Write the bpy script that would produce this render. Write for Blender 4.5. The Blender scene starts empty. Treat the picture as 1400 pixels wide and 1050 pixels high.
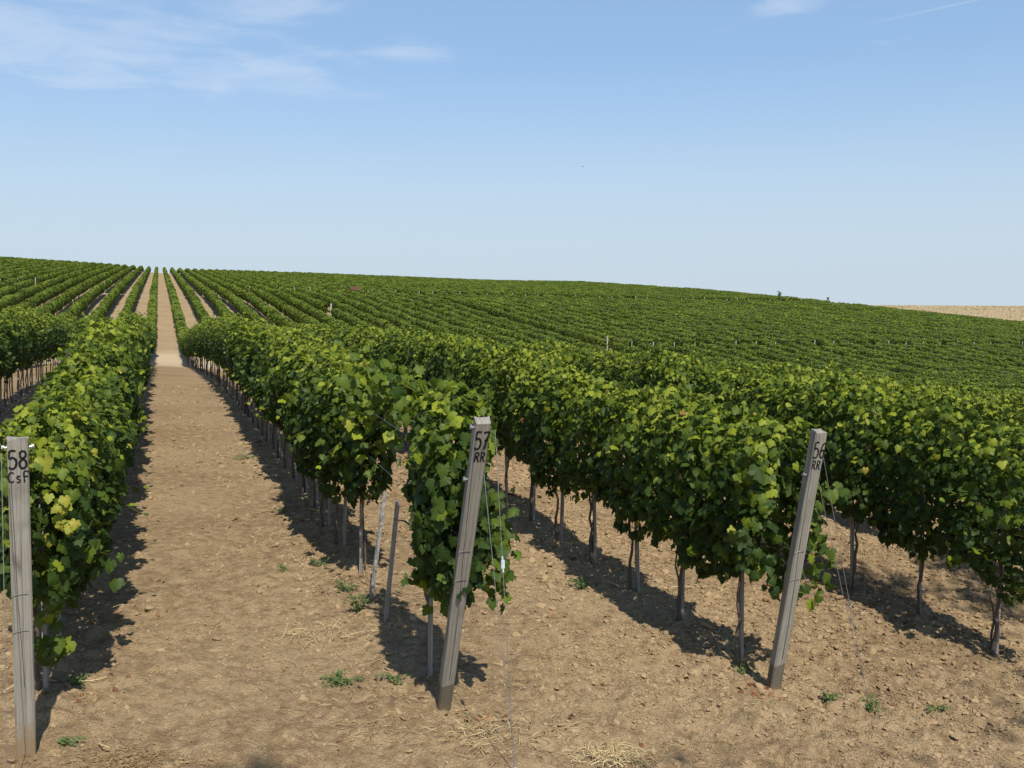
import bpy, math, random
import numpy as np
from mathutils import Vector, Matrix, Euler
S = bpy.context.scene
COL = S.collection
random.seed(7)
RNG = np.random.default_rng(11)
rad = math.radians

# ------------------------------------------------------------------ camera
FPX = 1361.0                                   # focal length for a 1400 px wide picture
PITCH = math.atan(100.0 / FPX)
YAW = math.atan(481.0 * math.cos(PITCH) / FPX)  # rows run along +Y; the camera looks to the right of them
CAMZ = 3.0                                     # height zero is three metres under the lens
cd = bpy.data.cameras.new('camera'); cam = bpy.data.objects.new('camera', cd); COL.objects.link(cam)
cd.sensor_width = 36; cd.lens = FPX / 1400 * 36
cd.clip_start = 0.05; cd.clip_end = 6000
cam.location = (0, 0, CAMZ)
cam.rotation_euler = (math.pi / 2 - PITCH, 0, -YAW)
S.camera = cam

# ------------------------------------------------------------------ sky and sun
SUN_EL, SUN_AZ = rad(51), rad(2.5)               # light travels towards +Y and a little to +X
w = bpy.data.worlds.new("World"); S.world = w; w.use_nodes = True
wn, wl = w.node_tree.nodes, w.node_tree.links
for n in list(wn): wn.remove(n)
out = wn.new('ShaderNodeOutputWorld'); bg = wn.new('ShaderNodeBackground')
sky = wn.new('ShaderNodeTexSky'); sky.sky_type = 'NISHITA'; sky.sun_disc = False
sky.sun_elevation = SUN_EL; sky.sun_rotation = math.pi + SUN_AZ
sky.altitude = 200; sky.air_density = 1.0; sky.dust_density = .5; sky.ozone_density = 2.0
def wnode(t, **k):
    n = wn.new(t)
    for a, b in k.items(): setattr(n, a, b)
    return n
tc = wnode('ShaderNodeTexCoord'); sep = wnode('ShaderNodeSeparateXYZ'); wl.new(tc.outputs['Generated'], sep.inputs[0])
mz = wnode('ShaderNodeMath', operation='MAXIMUM'); mz.inputs[1].default_value = 0.03; wl.new(sep.outputs[2], mz.inputs[0])
dx = wnode('ShaderNodeMath', operation='DIVIDE'); wl.new(sep.outputs[0], dx.inputs[0]); wl.new(mz.outputs[0], dx.inputs[1])
dy = wnode('ShaderNodeMath', operation='DIVIDE'); wl.new(sep.outputs[1], dy.inputs[0]); wl.new(mz.outputs[0], dy.inputs[1])
cmb = wnode('ShaderNodeCombineXYZ'); wl.new(dx.outputs[0], cmb.inputs[0]); wl.new(dy.outputs[0], cmb.inputs[1])
mp = wnode('ShaderNodeMapping'); mp.inputs['Rotation'].default_value = (0, 0, rad(-8)); mp.inputs['Scale'].default_value = (1.0, 1.0, 1)
wl.new(cmb.outputs[0], mp.inputs[0])
n1 = wnode('ShaderNodeTexNoise'); n1.inputs['Scale'].default_value = 2.4; n1.inputs['Detail'].default_value = 9; n1.inputs['Roughness'].default_value = .58
n1.inputs['Distortion'].default_value = .35
wl.new(mp.outputs[0], n1.inputs['Vector'])
# clouds gather high and to the left of the view (a real direction in the sky: azimuth about -5 degrees)
def cloud_mask(cx, cy, r):
    v = wnode('ShaderNodeVectorMath', operation='DISTANCE'); v.inputs[1].default_value = (cx, cy, 0)
    wl.new(cmb.outputs[0], v.inputs[0])
    m = wnode('ShaderNodeMapRange'); m.interpolation_type = 'SMOOTHSTEP'
    m.inputs['From Min'].default_value = r; m.inputs['From Max'].default_value = 0
    wl.new(v.outputs['Value'], m.inputs['Value']); return m.outputs[0]
MASKS = [(-0.35, 4.2, 1.5), (0.35, 4.4, 1.0), (0.3, 3.35, .6), (.93, 3.85, .36), (1.95, 2.85, .25), (-1.2, 4.4, .9)]
acc = None
for c in MASKS:
    o = cloud_mask(*c)
    if acc is None: acc = o
    else:
        a = wnode('ShaderNodeMath', operation='MAXIMUM'); wl.new(acc, a.inputs[0]); wl.new(o, a.inputs[1]); acc = a.outputs[0]
ad = wnode('ShaderNodeMath', operation='MULTIPLY_ADD'); ad.inputs[1].default_value = .43; wl.new(acc, ad.inputs[0]); wl.new(n1.outputs[0], ad.inputs[2])
cr = wnode('ShaderNodeMapRange'); cr.interpolation_type = 'SMOOTHSTEP'
cr.inputs['From Min'].default_value = .62; cr.inputs['From Max'].default_value = 1.02; cr.inputs['To Max'].default_value = .46
wl.new(ad.outputs[0], cr.inputs['Value'])
fade = wnode('ShaderNodeMapRange'); fade.inputs['From Min'].default_value = .04; fade.inputs['From Max'].default_value = .16
wl.new(sep.outputs[2], fade.inputs['Value'])
cf = wnode('ShaderNodeMath', operation='MULTIPLY'); wl.new(cr.outputs[0], cf.inputs[0]); wl.new(fade.outputs[0], cf.inputs[1])
# a contrail: thin band along a great line
def dotp(v3):
    q = wnode('ShaderNodeVectorMath', operation='DOT_PRODUCT'); q.inputs[1].default_value = v3; wl.new(cmb.outputs[0], q.inputs[0]); return q.outputs['Value']
def mrange(sock, a, b, c=0, d=1):
    q = wnode('ShaderNodeMapRange'); q.interpolation_type = 'SMOOTHSTEP'
    for i_, v_ in zip(('From Min', 'From Max', 'To Min', 'To Max'), (a, b, c, d)): q.inputs[i_].default_value = v_
    wl.new(sock, q.inputs['Value']); return q.outputs[0]
def mul(a, b):
    q = wnode('ShaderNodeMath', operation='MULTIPLY'); wl.new(a, q.inputs[0])
    if isinstance(b, float): q.inputs[1].default_value = b
    else: wl.new(b, q.inputs[1])
    return q.outputs[0]
dn = wnode('ShaderNodeMath', operation='SUBTRACT'); wl.new(dotp((.91, .41, 0)), dn.inputs[0]); dn.inputs[1].default_value = 3.352
dab = wnode('ShaderNodeMath', operation='ABSOLUTE'); wl.new(dn.outputs[0], dab.inputs[0])
trail = mul(mul(mrange(dab.outputs[0], .022, .0), mrange(dotp((.41, -.91, 0)), -1.85, -1.50)), .20)
ctot = wnode('ShaderNodeMath', operation='MAXIMUM'); wl.new(cf.outputs[0], ctot.inputs[0]); wl.new(trail, ctot.inputs[1])
# paler air low over the horizon
low = mul(mrange(sep.outputs[2], .26, .0), .95)
veil = wnode('ShaderNodeMix', data_type='RGBA'); wl.new(mrange(sep.outputs[2], .75, .32, 0, .45), veil.inputs[0]); wl.new(sky.outputs[0], veil.inputs[6]); veil.inputs[7].default_value = (3.35, 5.0, 7.3, 1)
air = wnode('ShaderNodeMix', data_type='RGBA'); wl.new(low, air.inputs[0]); wl.new(veil.outputs[2], air.inputs[6]); air.inputs[7].default_value = (4.45, 5.25, 5.95, 1)
mix = wnode('ShaderNodeMix', data_type='RGBA'); wl.new(ctot.outputs[0], mix.inputs[0]); wl.new(air.outputs[2], mix.inputs[6])
mix.inputs[7].default_value = (5.3, 6.0, 7.1, 1)
hs = wnode('ShaderNodeHueSaturation'); hs.inputs['Saturation'].default_value = 1.06; wl.new(mix.outputs[2], hs.inputs['Color'])
wl.new(hs.outputs[0], bg.inputs[0]); bg.inputs[1].default_value = 0.13
wl.new(bg.outputs[0], out.inputs[0])

sd = bpy.data.lights.new('sun', 'SUN'); sd.energy = 5.0; sd.angle = rad(.53); sd.color = (1, .94, .84)
so = bpy.data.objects.new('sun', sd); COL.objects.link(so)
ldir = Vector((math.sin(SUN_AZ) * math.cos(SUN_EL), math.cos(SUN_AZ) * math.cos(SUN_EL), -math.sin(SUN_EL)))
so.rotation_euler = ldir.to_track_quat('-Z', 'Y').to_euler()
S.view_settings.view_transform = 'Standard'; S.view_settings.look = 'None'
S.view_settings.exposure = 0.0; S.view_settings.gamma = 1
S.render.engine = 'CYCLES'
S.cycles.max_bounces = 6; S.cycles.diffuse_bounces = 3; S.cycles.glossy_bounces = 2
S.cycles.transmission_bounces = 3; S.cycles.transparent_max_bounces = 4

# ------------------------------------------------------------------ terrain
TT = [-20, 5, 12, 20, 30, 45, 60, 77, 90, 99, 120, 137, 150, 184, 240, 300, 390, 450, 700]
TX = {
 -160: [-3,-2.4,-2.3,-2.2,-2.1,-2.2,-2.4,-2.6,-1.9,-1.0, .8, 2.4, 3.7, 7.6, 12.5,17, 22, 23, 15],
 -60: [-3,-2.4,-2.4,-2.4,-2.35,-2.4,-2.6,-3.0,-2.5,-1.8,-.4, .9, 1.9, 4.9, 9, 12.8, 17.3, 18, 11],
 -20: [-3,-2.5,-2.5,-2.4,-2.35,-2.5,-2.8,-3.5,-3.1,-2.5,-1.1, .2, 1.1, 3.5, 6.9, 10.4, 15.2, 16, 9],
 0: [-2.95,-2.72,-2.5,-2.32,-2.2,-2.45,-3.0,-3.9,-3.5,-2.95,-1.6,-.35, .6, 2.6, 5.6, 8.9, 13.9, 14.8, 8],
 5: [-3.4,-3.14,-2.64,-2.5,-2.5,-3.0,-3.6,-4.4,-3.8,-3.1,-1.7,-.45, .55, 2.5, 5.5, 8.8, 13.8, 14.6, 8],
 10: [-4,-3.5,-3.1,-3.3,-3.4,-3.8,-4.2,-4.9,-4.2,-3.3,-1.8,-.5, .5, 2.45, 5.4, 8.7, 13.6, 14.5, 7.5],
 20: [-5,-4.4,-4.2,-4.2,-4.4,-4.8,-5.3,-5.8,-4.9,-3.7,-2.0,-.6, .4, 2.4, 5.3, 8.5, 13.4, 14.3, 7],
 46: [-8,-7.2,-7,-7,-7.1,-7.4,-7.8,-7.3,-6.1,-5.2,-3.5,-1.8, -.5, 1.7, 5.0, 8, 12.9, 13.5, 6],
 100: [-13,-12,-12,-12,-11.8,-11,-9.8,-8.3,-6.8,-5.8,-4.3,-3,-2, .9, 4.2, 7.3, 11.4, 11.4, 5],
 133: [-14,-14,-14,-14,-14,-13,-11,-9,-7.5,-6.2,-4.7,-3.6,-2.6, .7, 4.2, 7.6, 10, 10, 4],
 150: [-15,-15,-15,-15,-15,-14,-12,-9.6,-8.0,-6.8,-5.4,-4.4,-3.4, -1.0, 3.4, 5.4, 7, 6, 2],
 190: [-16,-16,-16,-16,-16,-15,-13,-10.5,-9.8,-9.4,-9.0,-8.8,-8.6,-7.8,-3.0, 1.0, 3, 2, 0],
 420: [-18,-18,-18,-18,-18,-17,-16,-15,-14,-13.5,-13,-13,-13,-12,-6,-.9, 2.6, 1, -3],
}
GS = 2.0
gx = np.arange(-200, 520.1, GS); gt = np.arange(-60, 760.1, GS)
cols = sorted(TX)
byx = np.array([np.interp(gt, TT, TX[c]) for c in cols])
HG = np.array([np.interp(gx, cols, byx[:, k]) for k in range(len(gt))])      # [t, x]
ker = np.exp(-.5 * (np.arange(-4, 5) / 1.7) ** 2); ker /= ker.sum()
P_ = np.pad(HG, 4, mode='edge')
P_ = sum(ker[i] * P_[i:i + HG.shape[0], :] for i in range(9))
HG = sum(ker[i] * P_[:, i:i + HG.shape[1]] for i in range(9)) + CAMZ
def gh(x, t):
    x = np.asarray(x, float); t = np.asarray(t, float)
    u = np.clip((x - gx[0]) / GS, 0, len(gx) - 1.001); v = np.clip((t - gt[0]) / GS, 0, len(gt) - 1.001)
    i = u.astype(int); j = v.astype(int); fu = u - i; fv = v - j
    return (HG[j, i] * (1 - fu) * (1 - fv) + HG[j, i + 1] * fu * (1 - fv) + HG[j + 1, i] * (1 - fu) * fv + HG[j + 1, i + 1] * fu * fv)

def vnoise(x, y, seed=0):
    xi = np.floor(x).astype(np.int64); yi = np.floor(y).astype(np.int64); fx = x - xi; fy = y - yi
    fx = fx * fx * (3 - 2 * fx); fy = fy * fy * (3 - 2 * fy)
    def h(a, b):
        n = (a * 374761393 + b * 668265263 + seed * 974634777) & 0xFFFFFFFF
        n = ((n ^ (n >> 13)) * 1274126177) & 0xFFFFFFFF
        n = ((n ^ (n >> 15)) * 2246822519) & 0xFFFFFFFF
        return ((n ^ (n >> 16)) & 0xFFFF) / 65535.0
    return (h(xi, yi) * (1 - fx) * (1 - fy) + h(xi + 1, yi) * fx * (1 - fy) + h(xi, yi + 1) * (1 - fx) * fy + h(xi + 1, yi + 1) * fx * fy)
def fbm(x, y, f, n, seed=0, g=.5):
    a, s, tot = 1.0, 0, 0
    for k in range(n):
        s = s + a * vnoise(x * f + 17.3 * k, y * f - 9.1 * k, seed + k); tot += a; a *= g; f *= 2.03
    return s / tot
ROW0, PITCHX = -0.84, 2.65
def rowx(j): return {0: -0.84, 1: 1.815, 2: 4.46, 3: 7.10}.get(j, 7.10 + (j - 3) * 2.65 if j > 3 else -0.84 + j * 2.65)
def detail(x, t):
    """clods, ridges and the earth drawn up under the vine rows"""
    r = np.hypot(x, t)
    fade = np.clip((60 - r) / 45, 0, 1)
    ph = (x - 1.815) / 2.65; d = np.abs(ph - np.round(ph)) * 2.65
    berm = np.where(t > 7, .05 * np.exp(-(d / .35) ** 2), 0)
    big = (fbm(x, t, .9, 3, 5) - .5) * .07
    rough = .35 + .65 * np.clip(fbm(x, t, .45, 2, 40) * 2.2 - .6, 0, 1) + .35 * np.clip((x - 2) / 3, 0, 1)
    rough = rough * np.where(np.abs(x - .5) < .9, .75, 1)
    c = fbm(x, t, 5.5, 4, 9, .62)
    rid = 1 - np.abs(2 * fbm(x, t, 7.5, 3, 21) - 1)
    clod = (c - .5) * .135 + np.clip(.36 - np.abs(2 * fbm(x, t, 9.0, 2, 33) - 1) * 3.0, 0, 1) * -.055
    return fade * (big + berm + rough * clod)
def gz(x, t): return float(gh(x, t) + detail(np.array([float(x)]), np.array([float(t)]))[0])

# ------------------------------------------------------------------ helpers
def tag(o, label=None, cat=None, group=None, kind=None):
    if label: o['label'] = label
    if cat: o['category'] = cat
    if group: o['group'] = group
    if kind: o['kind'] = kind
    return o
def link(name, me, mat=None, parent=None):
    if mat is not None and not me.materials: me.materials.append(mat)
    o = bpy.data.objects.new(name, me); COL.objects.link(o)
    if parent: o.parent = parent
    return o
def empty(name, loc=(0, 0, 0), rot=(0, 0, 0)):
    o = bpy.data.objects.new(name, None); o.empty_display_size = .1; COL.objects.link(o)
    o.location = loc; o.rotation_euler = rot; return o
def mk_mesh(name, verts, faces_flat, nper, tone=None, smooth=False):
    """faces_flat: int array of corner indices, nper: corners per face (constant or array)"""
    me = bpy.data.meshes.new(name); verts = np.asarray(verts, np.float32)
    me.vertices.add(len(verts)); me.vertices.foreach_set('co', verts.ravel())
    ff = np.asarray(faces_flat, np.int32).ravel()
    if np.isscalar(nper):
        nf = len(ff) // nper; starts = np.arange(nf) * nper; tot = np.full(nf, nper)
    else:
        tot = np.asarray(nper); nf = len(tot); starts = np.concatenate([[0], np.cumsum(tot)[:-1]])
    me.loops.add(len(ff)); me.loops.foreach_set('vertex_index', ff)
    me.polygons.add(nf); me.polygons.foreach_set('loop_start', starts.astype(np.int32))
    me.polygons.foreach_set('use_smooth', np.full(nf, smooth))
    if tone is not None:
        a = me.attributes.new('tone', 'FLOAT', 'POINT'); a.data.foreach_set('value', np.asarray(tone, np.float32))
    me.update(calc_edges=True); me.validate(); return me
class MB:
    def __init__(s): s.v = []; s.f = []; s.n = 0; s.t = []
    def add(s, V, F, tone=0.5):
        s.v += [tuple(p) for p in V]; s.f += [tuple(i + s.n for i in f) for f in F]; s.t += [tone] * len(V); s.n += len(V)
    def box(s, c, size, rot=None):
        V = [Vector((sx * size[0] / 2, sy * size[1] / 2, sz * size[2] / 2)) for sx in (-1, 1) for sy in (-1, 1) for sz in (-1, 1)]
        if rot is not None: V = [rot @ v for v in V]
        V = [v + Vector(c) for v in V]
        s.add(V, [(0, 1, 3, 2), (4, 6, 7, 5), (0, 4, 5, 1), (2, 3, 7, 6), (0, 2, 6, 4), (1, 5, 7, 3)])
    def tube(s, pts, radii, n=6, tone=.5, wob=0):
        pts = [Vector(p) for p in pts]
        if not hasattr(radii, '__len__'): radii = [radii] * len(pts)
        V, F = [], []
        for k, p in enumerate(pts):
            d = (pts[min(k + 1, len(pts) - 1)] - pts[max(k - 1, 0)]).normalized()
            a = d.orthogonal().normalized() if abs(d.z) > .9 else d.cross(Vector((0, 0, 1))).normalized()
            if abs(d.z) > .9: a = Vector((1, 0, 0)); a = (a - d * a.dot(d)).normalized()
            b = d.cross(a)
            for q in range(n):
                an = 2 * math.pi * q / n; rr = radii[k] * (1 + wob * random.uniform(-1, 1))
                V.append(p + a * math.cos(an) * rr + b * math.sin(an) * rr)
        for k in range(len(pts) - 1):
            for q in range(n):
                F.append((k * n + q, k * n + (q + 1) % n, (k + 1) * n + (q + 1) % n, (k + 1) * n + q))
        F.append(tuple(range(n))[::-1]); F.append(tuple((len(pts) - 1) * n + q for q in range(n)))
        s.add(V, F, tone)
    def mesh(s, name, smooth=False):
        return mk_mesh(name, np.array(s.v), np.concatenate([np.array(f) for f in s.f]), np.array([len(f) for f in s.f]), s.t, smooth)

# ------------------------------------------------------------------ materials
def new_mat(name):
    m = bpy.data.materials.new(name); m.use_nodes = True; nt = m.node_tree
    for n in list(nt.nodes): nt.nodes.remove(n)
    o = nt.nodes.new('ShaderNodeOutputMaterial'); return m, nt, o
def N(nt, t, ins=None, **k):
    n = nt.nodes.new(t)
    for a, b in k.items(): setattr(n, a, b)
    if ins:
        for a, b in ins.items():
            if isinstance(b, bpy.types.NodeSocket): nt.links.new(b, n.inputs[a])
            else: n.inputs[a].default_value = b
    return n
def ramp(nt, fac, stops, interp='LINEAR'):
    r = nt.nodes.new('ShaderNodeValToRGB'); r.color_ramp.interpolation = interp
    e = r.color_ramp.elements
    while len(e) < len(stops): e.new(.5)
    for q, (p, c) in zip(e, stops): q.position = p; q.color = (*c, 1)
    nt.links.new(fac, r.inputs[0]); return r.outputs[0]

def leaf_mat(name, stops, trans=.25, rough=.50, spec=.18, tcol=(.24, .36, .02)):
    m, nt, o = new_mat(name)
    at = N(nt, 'ShaderNodeAttribute', attribute_name='tone')
    oi = N(nt, 'ShaderNodeObjectInfo')
    j = N(nt, 'ShaderNodeMath', {0: oi.outputs['Random'], 1: .10, 2: at.outputs['Fac']}, operation='MULTIPLY_ADD')
    geo = N(nt, 'ShaderNodeNewGeometry')
    big = N(nt, 'ShaderNodeTexNoise', {'Vector': geo.outputs['Position'], 'Scale': .55, 'Detail': 3.0})
    j2 = N(nt, 'ShaderNodeMath', {0: big.outputs[0], 1: .34, 2: -.22}, operation='MULTIPLY_ADD')
    jj = N(nt, 'ShaderNodeMath', {0: j.outputs[0], 1: j2.outputs[0]}, operation='ADD')
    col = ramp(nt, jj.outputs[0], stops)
    back = N(nt, 'ShaderNodeMix', {0: geo.outputs['Backfacing'], 6: col, 7: (.12, .16, .07, 1)}, data_type='RGBA')
    half = N(nt, 'ShaderNodeMix', {0: .45, 6: col, 7: back.outputs[2]}, data_type='RGBA')
    p = N(nt, 'ShaderNodeBsdfPrincipled', {'Base Color': half.outputs[2], 'Roughness': rough, 'Specular IOR Level': spec})
    tm = N(nt, 'ShaderNodeMix', {0: .55, 6: col, 7: (*tcol, 1)}, data_type='RGBA')
    t = N(nt, 'ShaderNodeBsdfTranslucent', {'Color': tm.outputs[2]})
    mx = N(nt, 'ShaderNodeMixShader', {0: trans, 1: p.outputs[0], 2: t.outputs[0]})
    nt.links.new(mx.outputs[0], o.inputs[0]); return m
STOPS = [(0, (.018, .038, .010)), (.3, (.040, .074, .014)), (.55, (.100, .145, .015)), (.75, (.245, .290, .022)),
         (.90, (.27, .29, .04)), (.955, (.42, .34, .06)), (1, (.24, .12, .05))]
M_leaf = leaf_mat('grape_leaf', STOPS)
M_leaf_far = leaf_mat('far_grape_leaf', [(0, (.034, .062, .008)), (.3, (.082, .125, .012)), (.55, (.140, .190, .017)), (.8, (.22, .265, .028)), (1, (.28, .26, .04))], trans=.2, rough=.6, spec=.2)
M_weed = leaf_mat('weed_leaf', [(0, (.07, .11, .04)), (.5, (.12, .17, .06)), (1, (.20, .24, .08))])
M_straw = leaf_mat('straw', [(0, (.22, .15, .07)), (.5, (.42, .31, .15)), (1, (.62, .50, .28))], trans=.1, tcol=(.4, .3, .15))
M_dryleaf = leaf_mat('dry_leaf', [(0, (.12, .055, .03)), (.5, (.22, .095, .045)), (1, (.36, .22, .11))], trans=.1, tcol=(.4, .15, .05))

def bark_mat():
    m, nt, o = new_mat('vine_bark')
    tc = N(nt, 'ShaderNodeTexCoord'); mp = N(nt, 'ShaderNodeMapping', {'Vector': tc.outputs['Object'], 'Scale': (1, 1, .12)})
    n = N(nt, 'ShaderNodeTexNoise', {'Vector': mp.outputs[0], 'Scale': 90.0, 'Detail': 6.0, 'Roughness': .7})
    c = ramp(nt, n.outputs[0], [(.3, (.05, .038, .028)), (.55, (.125, .098, .075)), (.75, (.24, .20, .155))])
    b = N(nt, 'ShaderNodeBump', {'Height': n.outputs[0], 'Strength': .8, 'Distance': .01})
    p = N(nt, 'ShaderNodeBsdfPrincipled', {'Base Color': c, 'Roughness': .9, 'Normal': b.outputs[0]})
    nt.links.new(p.outputs[0], o.inputs[0]); return m
M_bark = bark_mat()
def wood_mat(name, dark=(.10, .09, .075), mid=(.24, .22, .185), light=(.36, .335, .29), foot=0.0, scale=1.0, moss=0):
    m, nt, o = new_mat(name)
    tc = N(nt, 'ShaderNodeTexCoord'); oi = N(nt, 'ShaderNodeObjectInfo')
    off = N(nt, 'ShaderNodeVectorMath', {0: tc.outputs['Object'], 1: oi.outputs['Location']}, operation='ADD')
    mp = N(nt, 'ShaderNodeMapping', {'Vector': off.outputs[0], 'Scale': (1, 1, .035)})
    wv = N(nt, 'ShaderNodeTexNoise', {'Vector': mp.outputs[0], 'Scale': 75.0 * scale, 'Detail': 7.0, 'Roughness': .65, 'Distortion': .6})
    mp2 = N(nt, 'ShaderNodeMapping', {'Vector': off.outputs[0], 'Scale': (1, 1, .09)})
    ring = N(nt, 'ShaderNodeTexWave', {'Vector': mp2.outputs[0], 'Scale': 14.0 * scale, 'Distortion': 9.0, 'Detail': 2.0, 'Detail Scale': 1.2}, wave_type='RINGS', rings_direction='Y')
    f = N(nt, 'ShaderNodeMath', {0: ring.outputs['Fac'], 1: .22, 2: wv.outputs[0]}, operation='MULTIPLY_ADD')
    blot = N(nt, 'ShaderNodeTexNoise', {'Vector': off.outputs[0], 'Scale': 5.0, 'Detail': 4.0})
    f2 = N(nt, 'ShaderNodeMath', {0: blot.outputs[0], 1: .3, 2: f.outputs[0]}, operation='MULTIPLY_ADD')
    c = ramp(nt, f2.outputs[0], [(.38, dark), (.58, mid), (.86, light)])
    # long drying cracks
    mp3 = N(nt, 'ShaderNodeMapping', {'Vector': off.outputs[0], 'Scale': (1, 1, .02)})
    ck = N(nt, 'ShaderNodeTexVoronoi', {'Vector': mp3.outputs[0], 'Scale': 13.0 * scale, 'Randomness': 1.0}, feature='DISTANCE_TO_EDGE')
    cm = N(nt, 'ShaderNodeMapRange', {'Value': ck.outputs['Distance'], 'From Min': 0.0, 'From Max': .018, 'To Min': .55, 'To Max': 0.0})
    c2 = N(nt, 'ShaderNodeMix', {0: cm.outputs[0], 6: c, 7: (.045, .04, .034, 1)}, data_type='RGBA')
    last = c2.outputs[2]
    if foot > 0:
        sp = N(nt, 'ShaderNodeSeparateXYZ', {0: tc.outputs['Object']})
        sl = N(nt, 'ShaderNodeMath', {0: sp.outputs[0], 1: -.35, 2: sp.outputs[2]}, operation='MULTIPLY_ADD')
        wob = N(nt, 'ShaderNodeMath', {0: blot.outputs[0], 1: .04, 2: sl.outputs[0]}, operation='MULTIPLY_ADD')
        ms = N(nt, 'ShaderNodeMapRange', {'Value': wob.outputs[0], 'From Min': foot - .006, 'From Max': foot + .006, 'To Min': .75, 'To Max': 0.0})
        dk = N(nt, 'ShaderNodeMix', {0: ms.outputs[0], 6: last, 7: (.105, .088, .052, 1)}, data_type='RGBA'); last = dk.outputs[2]
    if foot != 0:
        sp2 = N(nt, 'ShaderNodeSeparateXYZ', {0: tc.outputs['Object']})
        sn = N(nt, 'ShaderNodeTexNoise', {'Vector': tc.outputs['Object'], 'Scale': 40.0, 'Detail': 5.0, 'Roughness': .7})
        su = N(nt, 'ShaderNodeMath', {0: sn.outputs[0], 1: .42, 2: sp2.outputs[2]}, operation='MULTIPLY_ADD')
        sm = N(nt, 'ShaderNodeMapRange', {'Value': su.outputs[0], 'From Min': .20, 'From Max': .36, 'To Min': .8, 'To Max': 0.0})
        sx = N(nt, 'ShaderNodeMix', {0: sm.outputs[0], 6: last, 7: (.25, .17, .09, 1)}, data_type='RGBA'); last = sx.outputs[2]
        bl = N(nt, 'ShaderNodeMapRange', {'Value': blot.outputs[0], 'From Min': .56, 'From Max': .72, 'To Min': 0.0, 'To Max': .45})
        sy = N(nt, 'ShaderNodeMix', {0: bl.outputs[0], 6: last, 7: (.11, .10, .08, 1)}, data_type='RGBA'); last = sy.outputs[2]
    b = N(nt, 'ShaderNodeBump', {'Height': f2.outputs[0], 'Strength': .6, 'Distance': .005})
    b2 = N(nt, 'ShaderNodeBump', {'Height': cm.outputs[0], 'Strength': .6, 'Distance': -.003, 'Normal': b.outputs[0]})
    p = N(nt, 'ShaderNodeBsdfPrincipled', {'Base Color': last, 'Roughness': .85, 'Specular IOR Level': .25, 'Normal': b2.outputs[0]})
    nt.links.new(p.outputs[0], o.inputs[0]); return m
M_post = wood_mat('weathered_post_wood', (.125, .115, .095), (.22, .205, .17), (.31, .29, .25), foot=.32)
M_post58 = wood_mat('weathered_post_wood_even', (.125, .115, .095), (.215, .20, .165), (.30, .28, .24), foot=-1)
M_stake = wood_mat('stake_wood', (.07, .06, .055), (.19, .17, .145), (.32, .29, .25))
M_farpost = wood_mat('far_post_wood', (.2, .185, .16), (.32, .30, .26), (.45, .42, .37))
def simple(name, col, rough=.5, metal=0, var=.15, scale=30):
    m, nt, o = new_mat(name)
    tc = N(nt, 'ShaderNodeTexCoord'); n = N(nt, 'ShaderNodeTexNoise', {'Vector': tc.outputs['Object'], 'Scale': float(scale), 'Detail': 4.0})
    c = ramp(nt, n.outputs[0], [(.3, tuple(x * (1 - var) for x in col)), (.7, tuple(min(1, x * (1 + var)) for x in col))])
    p = N(nt, 'ShaderNodeBsdfPrincipled', {'Base Color': c, 'Roughness': rough, 'Metallic': metal})
    nt.links.new(p.outputs[0], o.inputs[0]); return m
M_wire = simple('galvanised_wire', (.34, .35, .36), .5, .7)
def paint_mat():
    m, nt, o = new_mat('brushed_black_paint')
    tc = N(nt, 'ShaderNodeTexCoord'); mp = N(nt, 'ShaderNodeMapping', {'Vector': tc.outputs['Object'], 'Scale': (1, 1, .12)})
    n = N(nt, 'ShaderNodeTexNoise', {'Vector': mp.outputs[0], 'Scale': 170.0, 'Detail': 5.0, 'Roughness': .7})
    b = N(nt, 'ShaderNodeTexNoise', {'Vector': tc.outputs['Object'], 'Scale': 22.0, 'Detail': 3.0})
    a = N(nt, 'ShaderNodeMath', {0: n.outputs[0], 1: b.outputs[0]}, operation='ADD')
    c = ramp(nt, a.outputs[0], [(1.05, (.012, .012, .013)), (1.22, (.035, .034, .032)), (1.36, (.13, .12, .11))])
    p = N(nt, 'ShaderNodeBsdfPrincipled', {'Base Color': c, 'Roughness': .8, 'Specular IOR Level': .2}); nt.links.new(p.outputs[0], o.inputs[0]); return m
M_paint = paint_mat()
M_white = simple('chipped_white_stake', (.27, .26, .24), .85, 0, .55, 45)
M_clip = simple('grey_clip', (.5, .56, .62), .5)
M_tie = simple('green_tie', (.05, .25, .2), .5)
M_redroof = simple('red_tile', (.11, .035, .025), .8); M_tan = simple('tan_board', (.30, .16, .08), .8)
M_bird = simple('bird_feather', (.06, .06, .065), .8)
M_grape = simple('green_grape', (.28, .27, .08), .35, 0, .4, 25)
M_cane = simple('green_cane', (.25, .17, .06), .6, 0, .4, 20)

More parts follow.
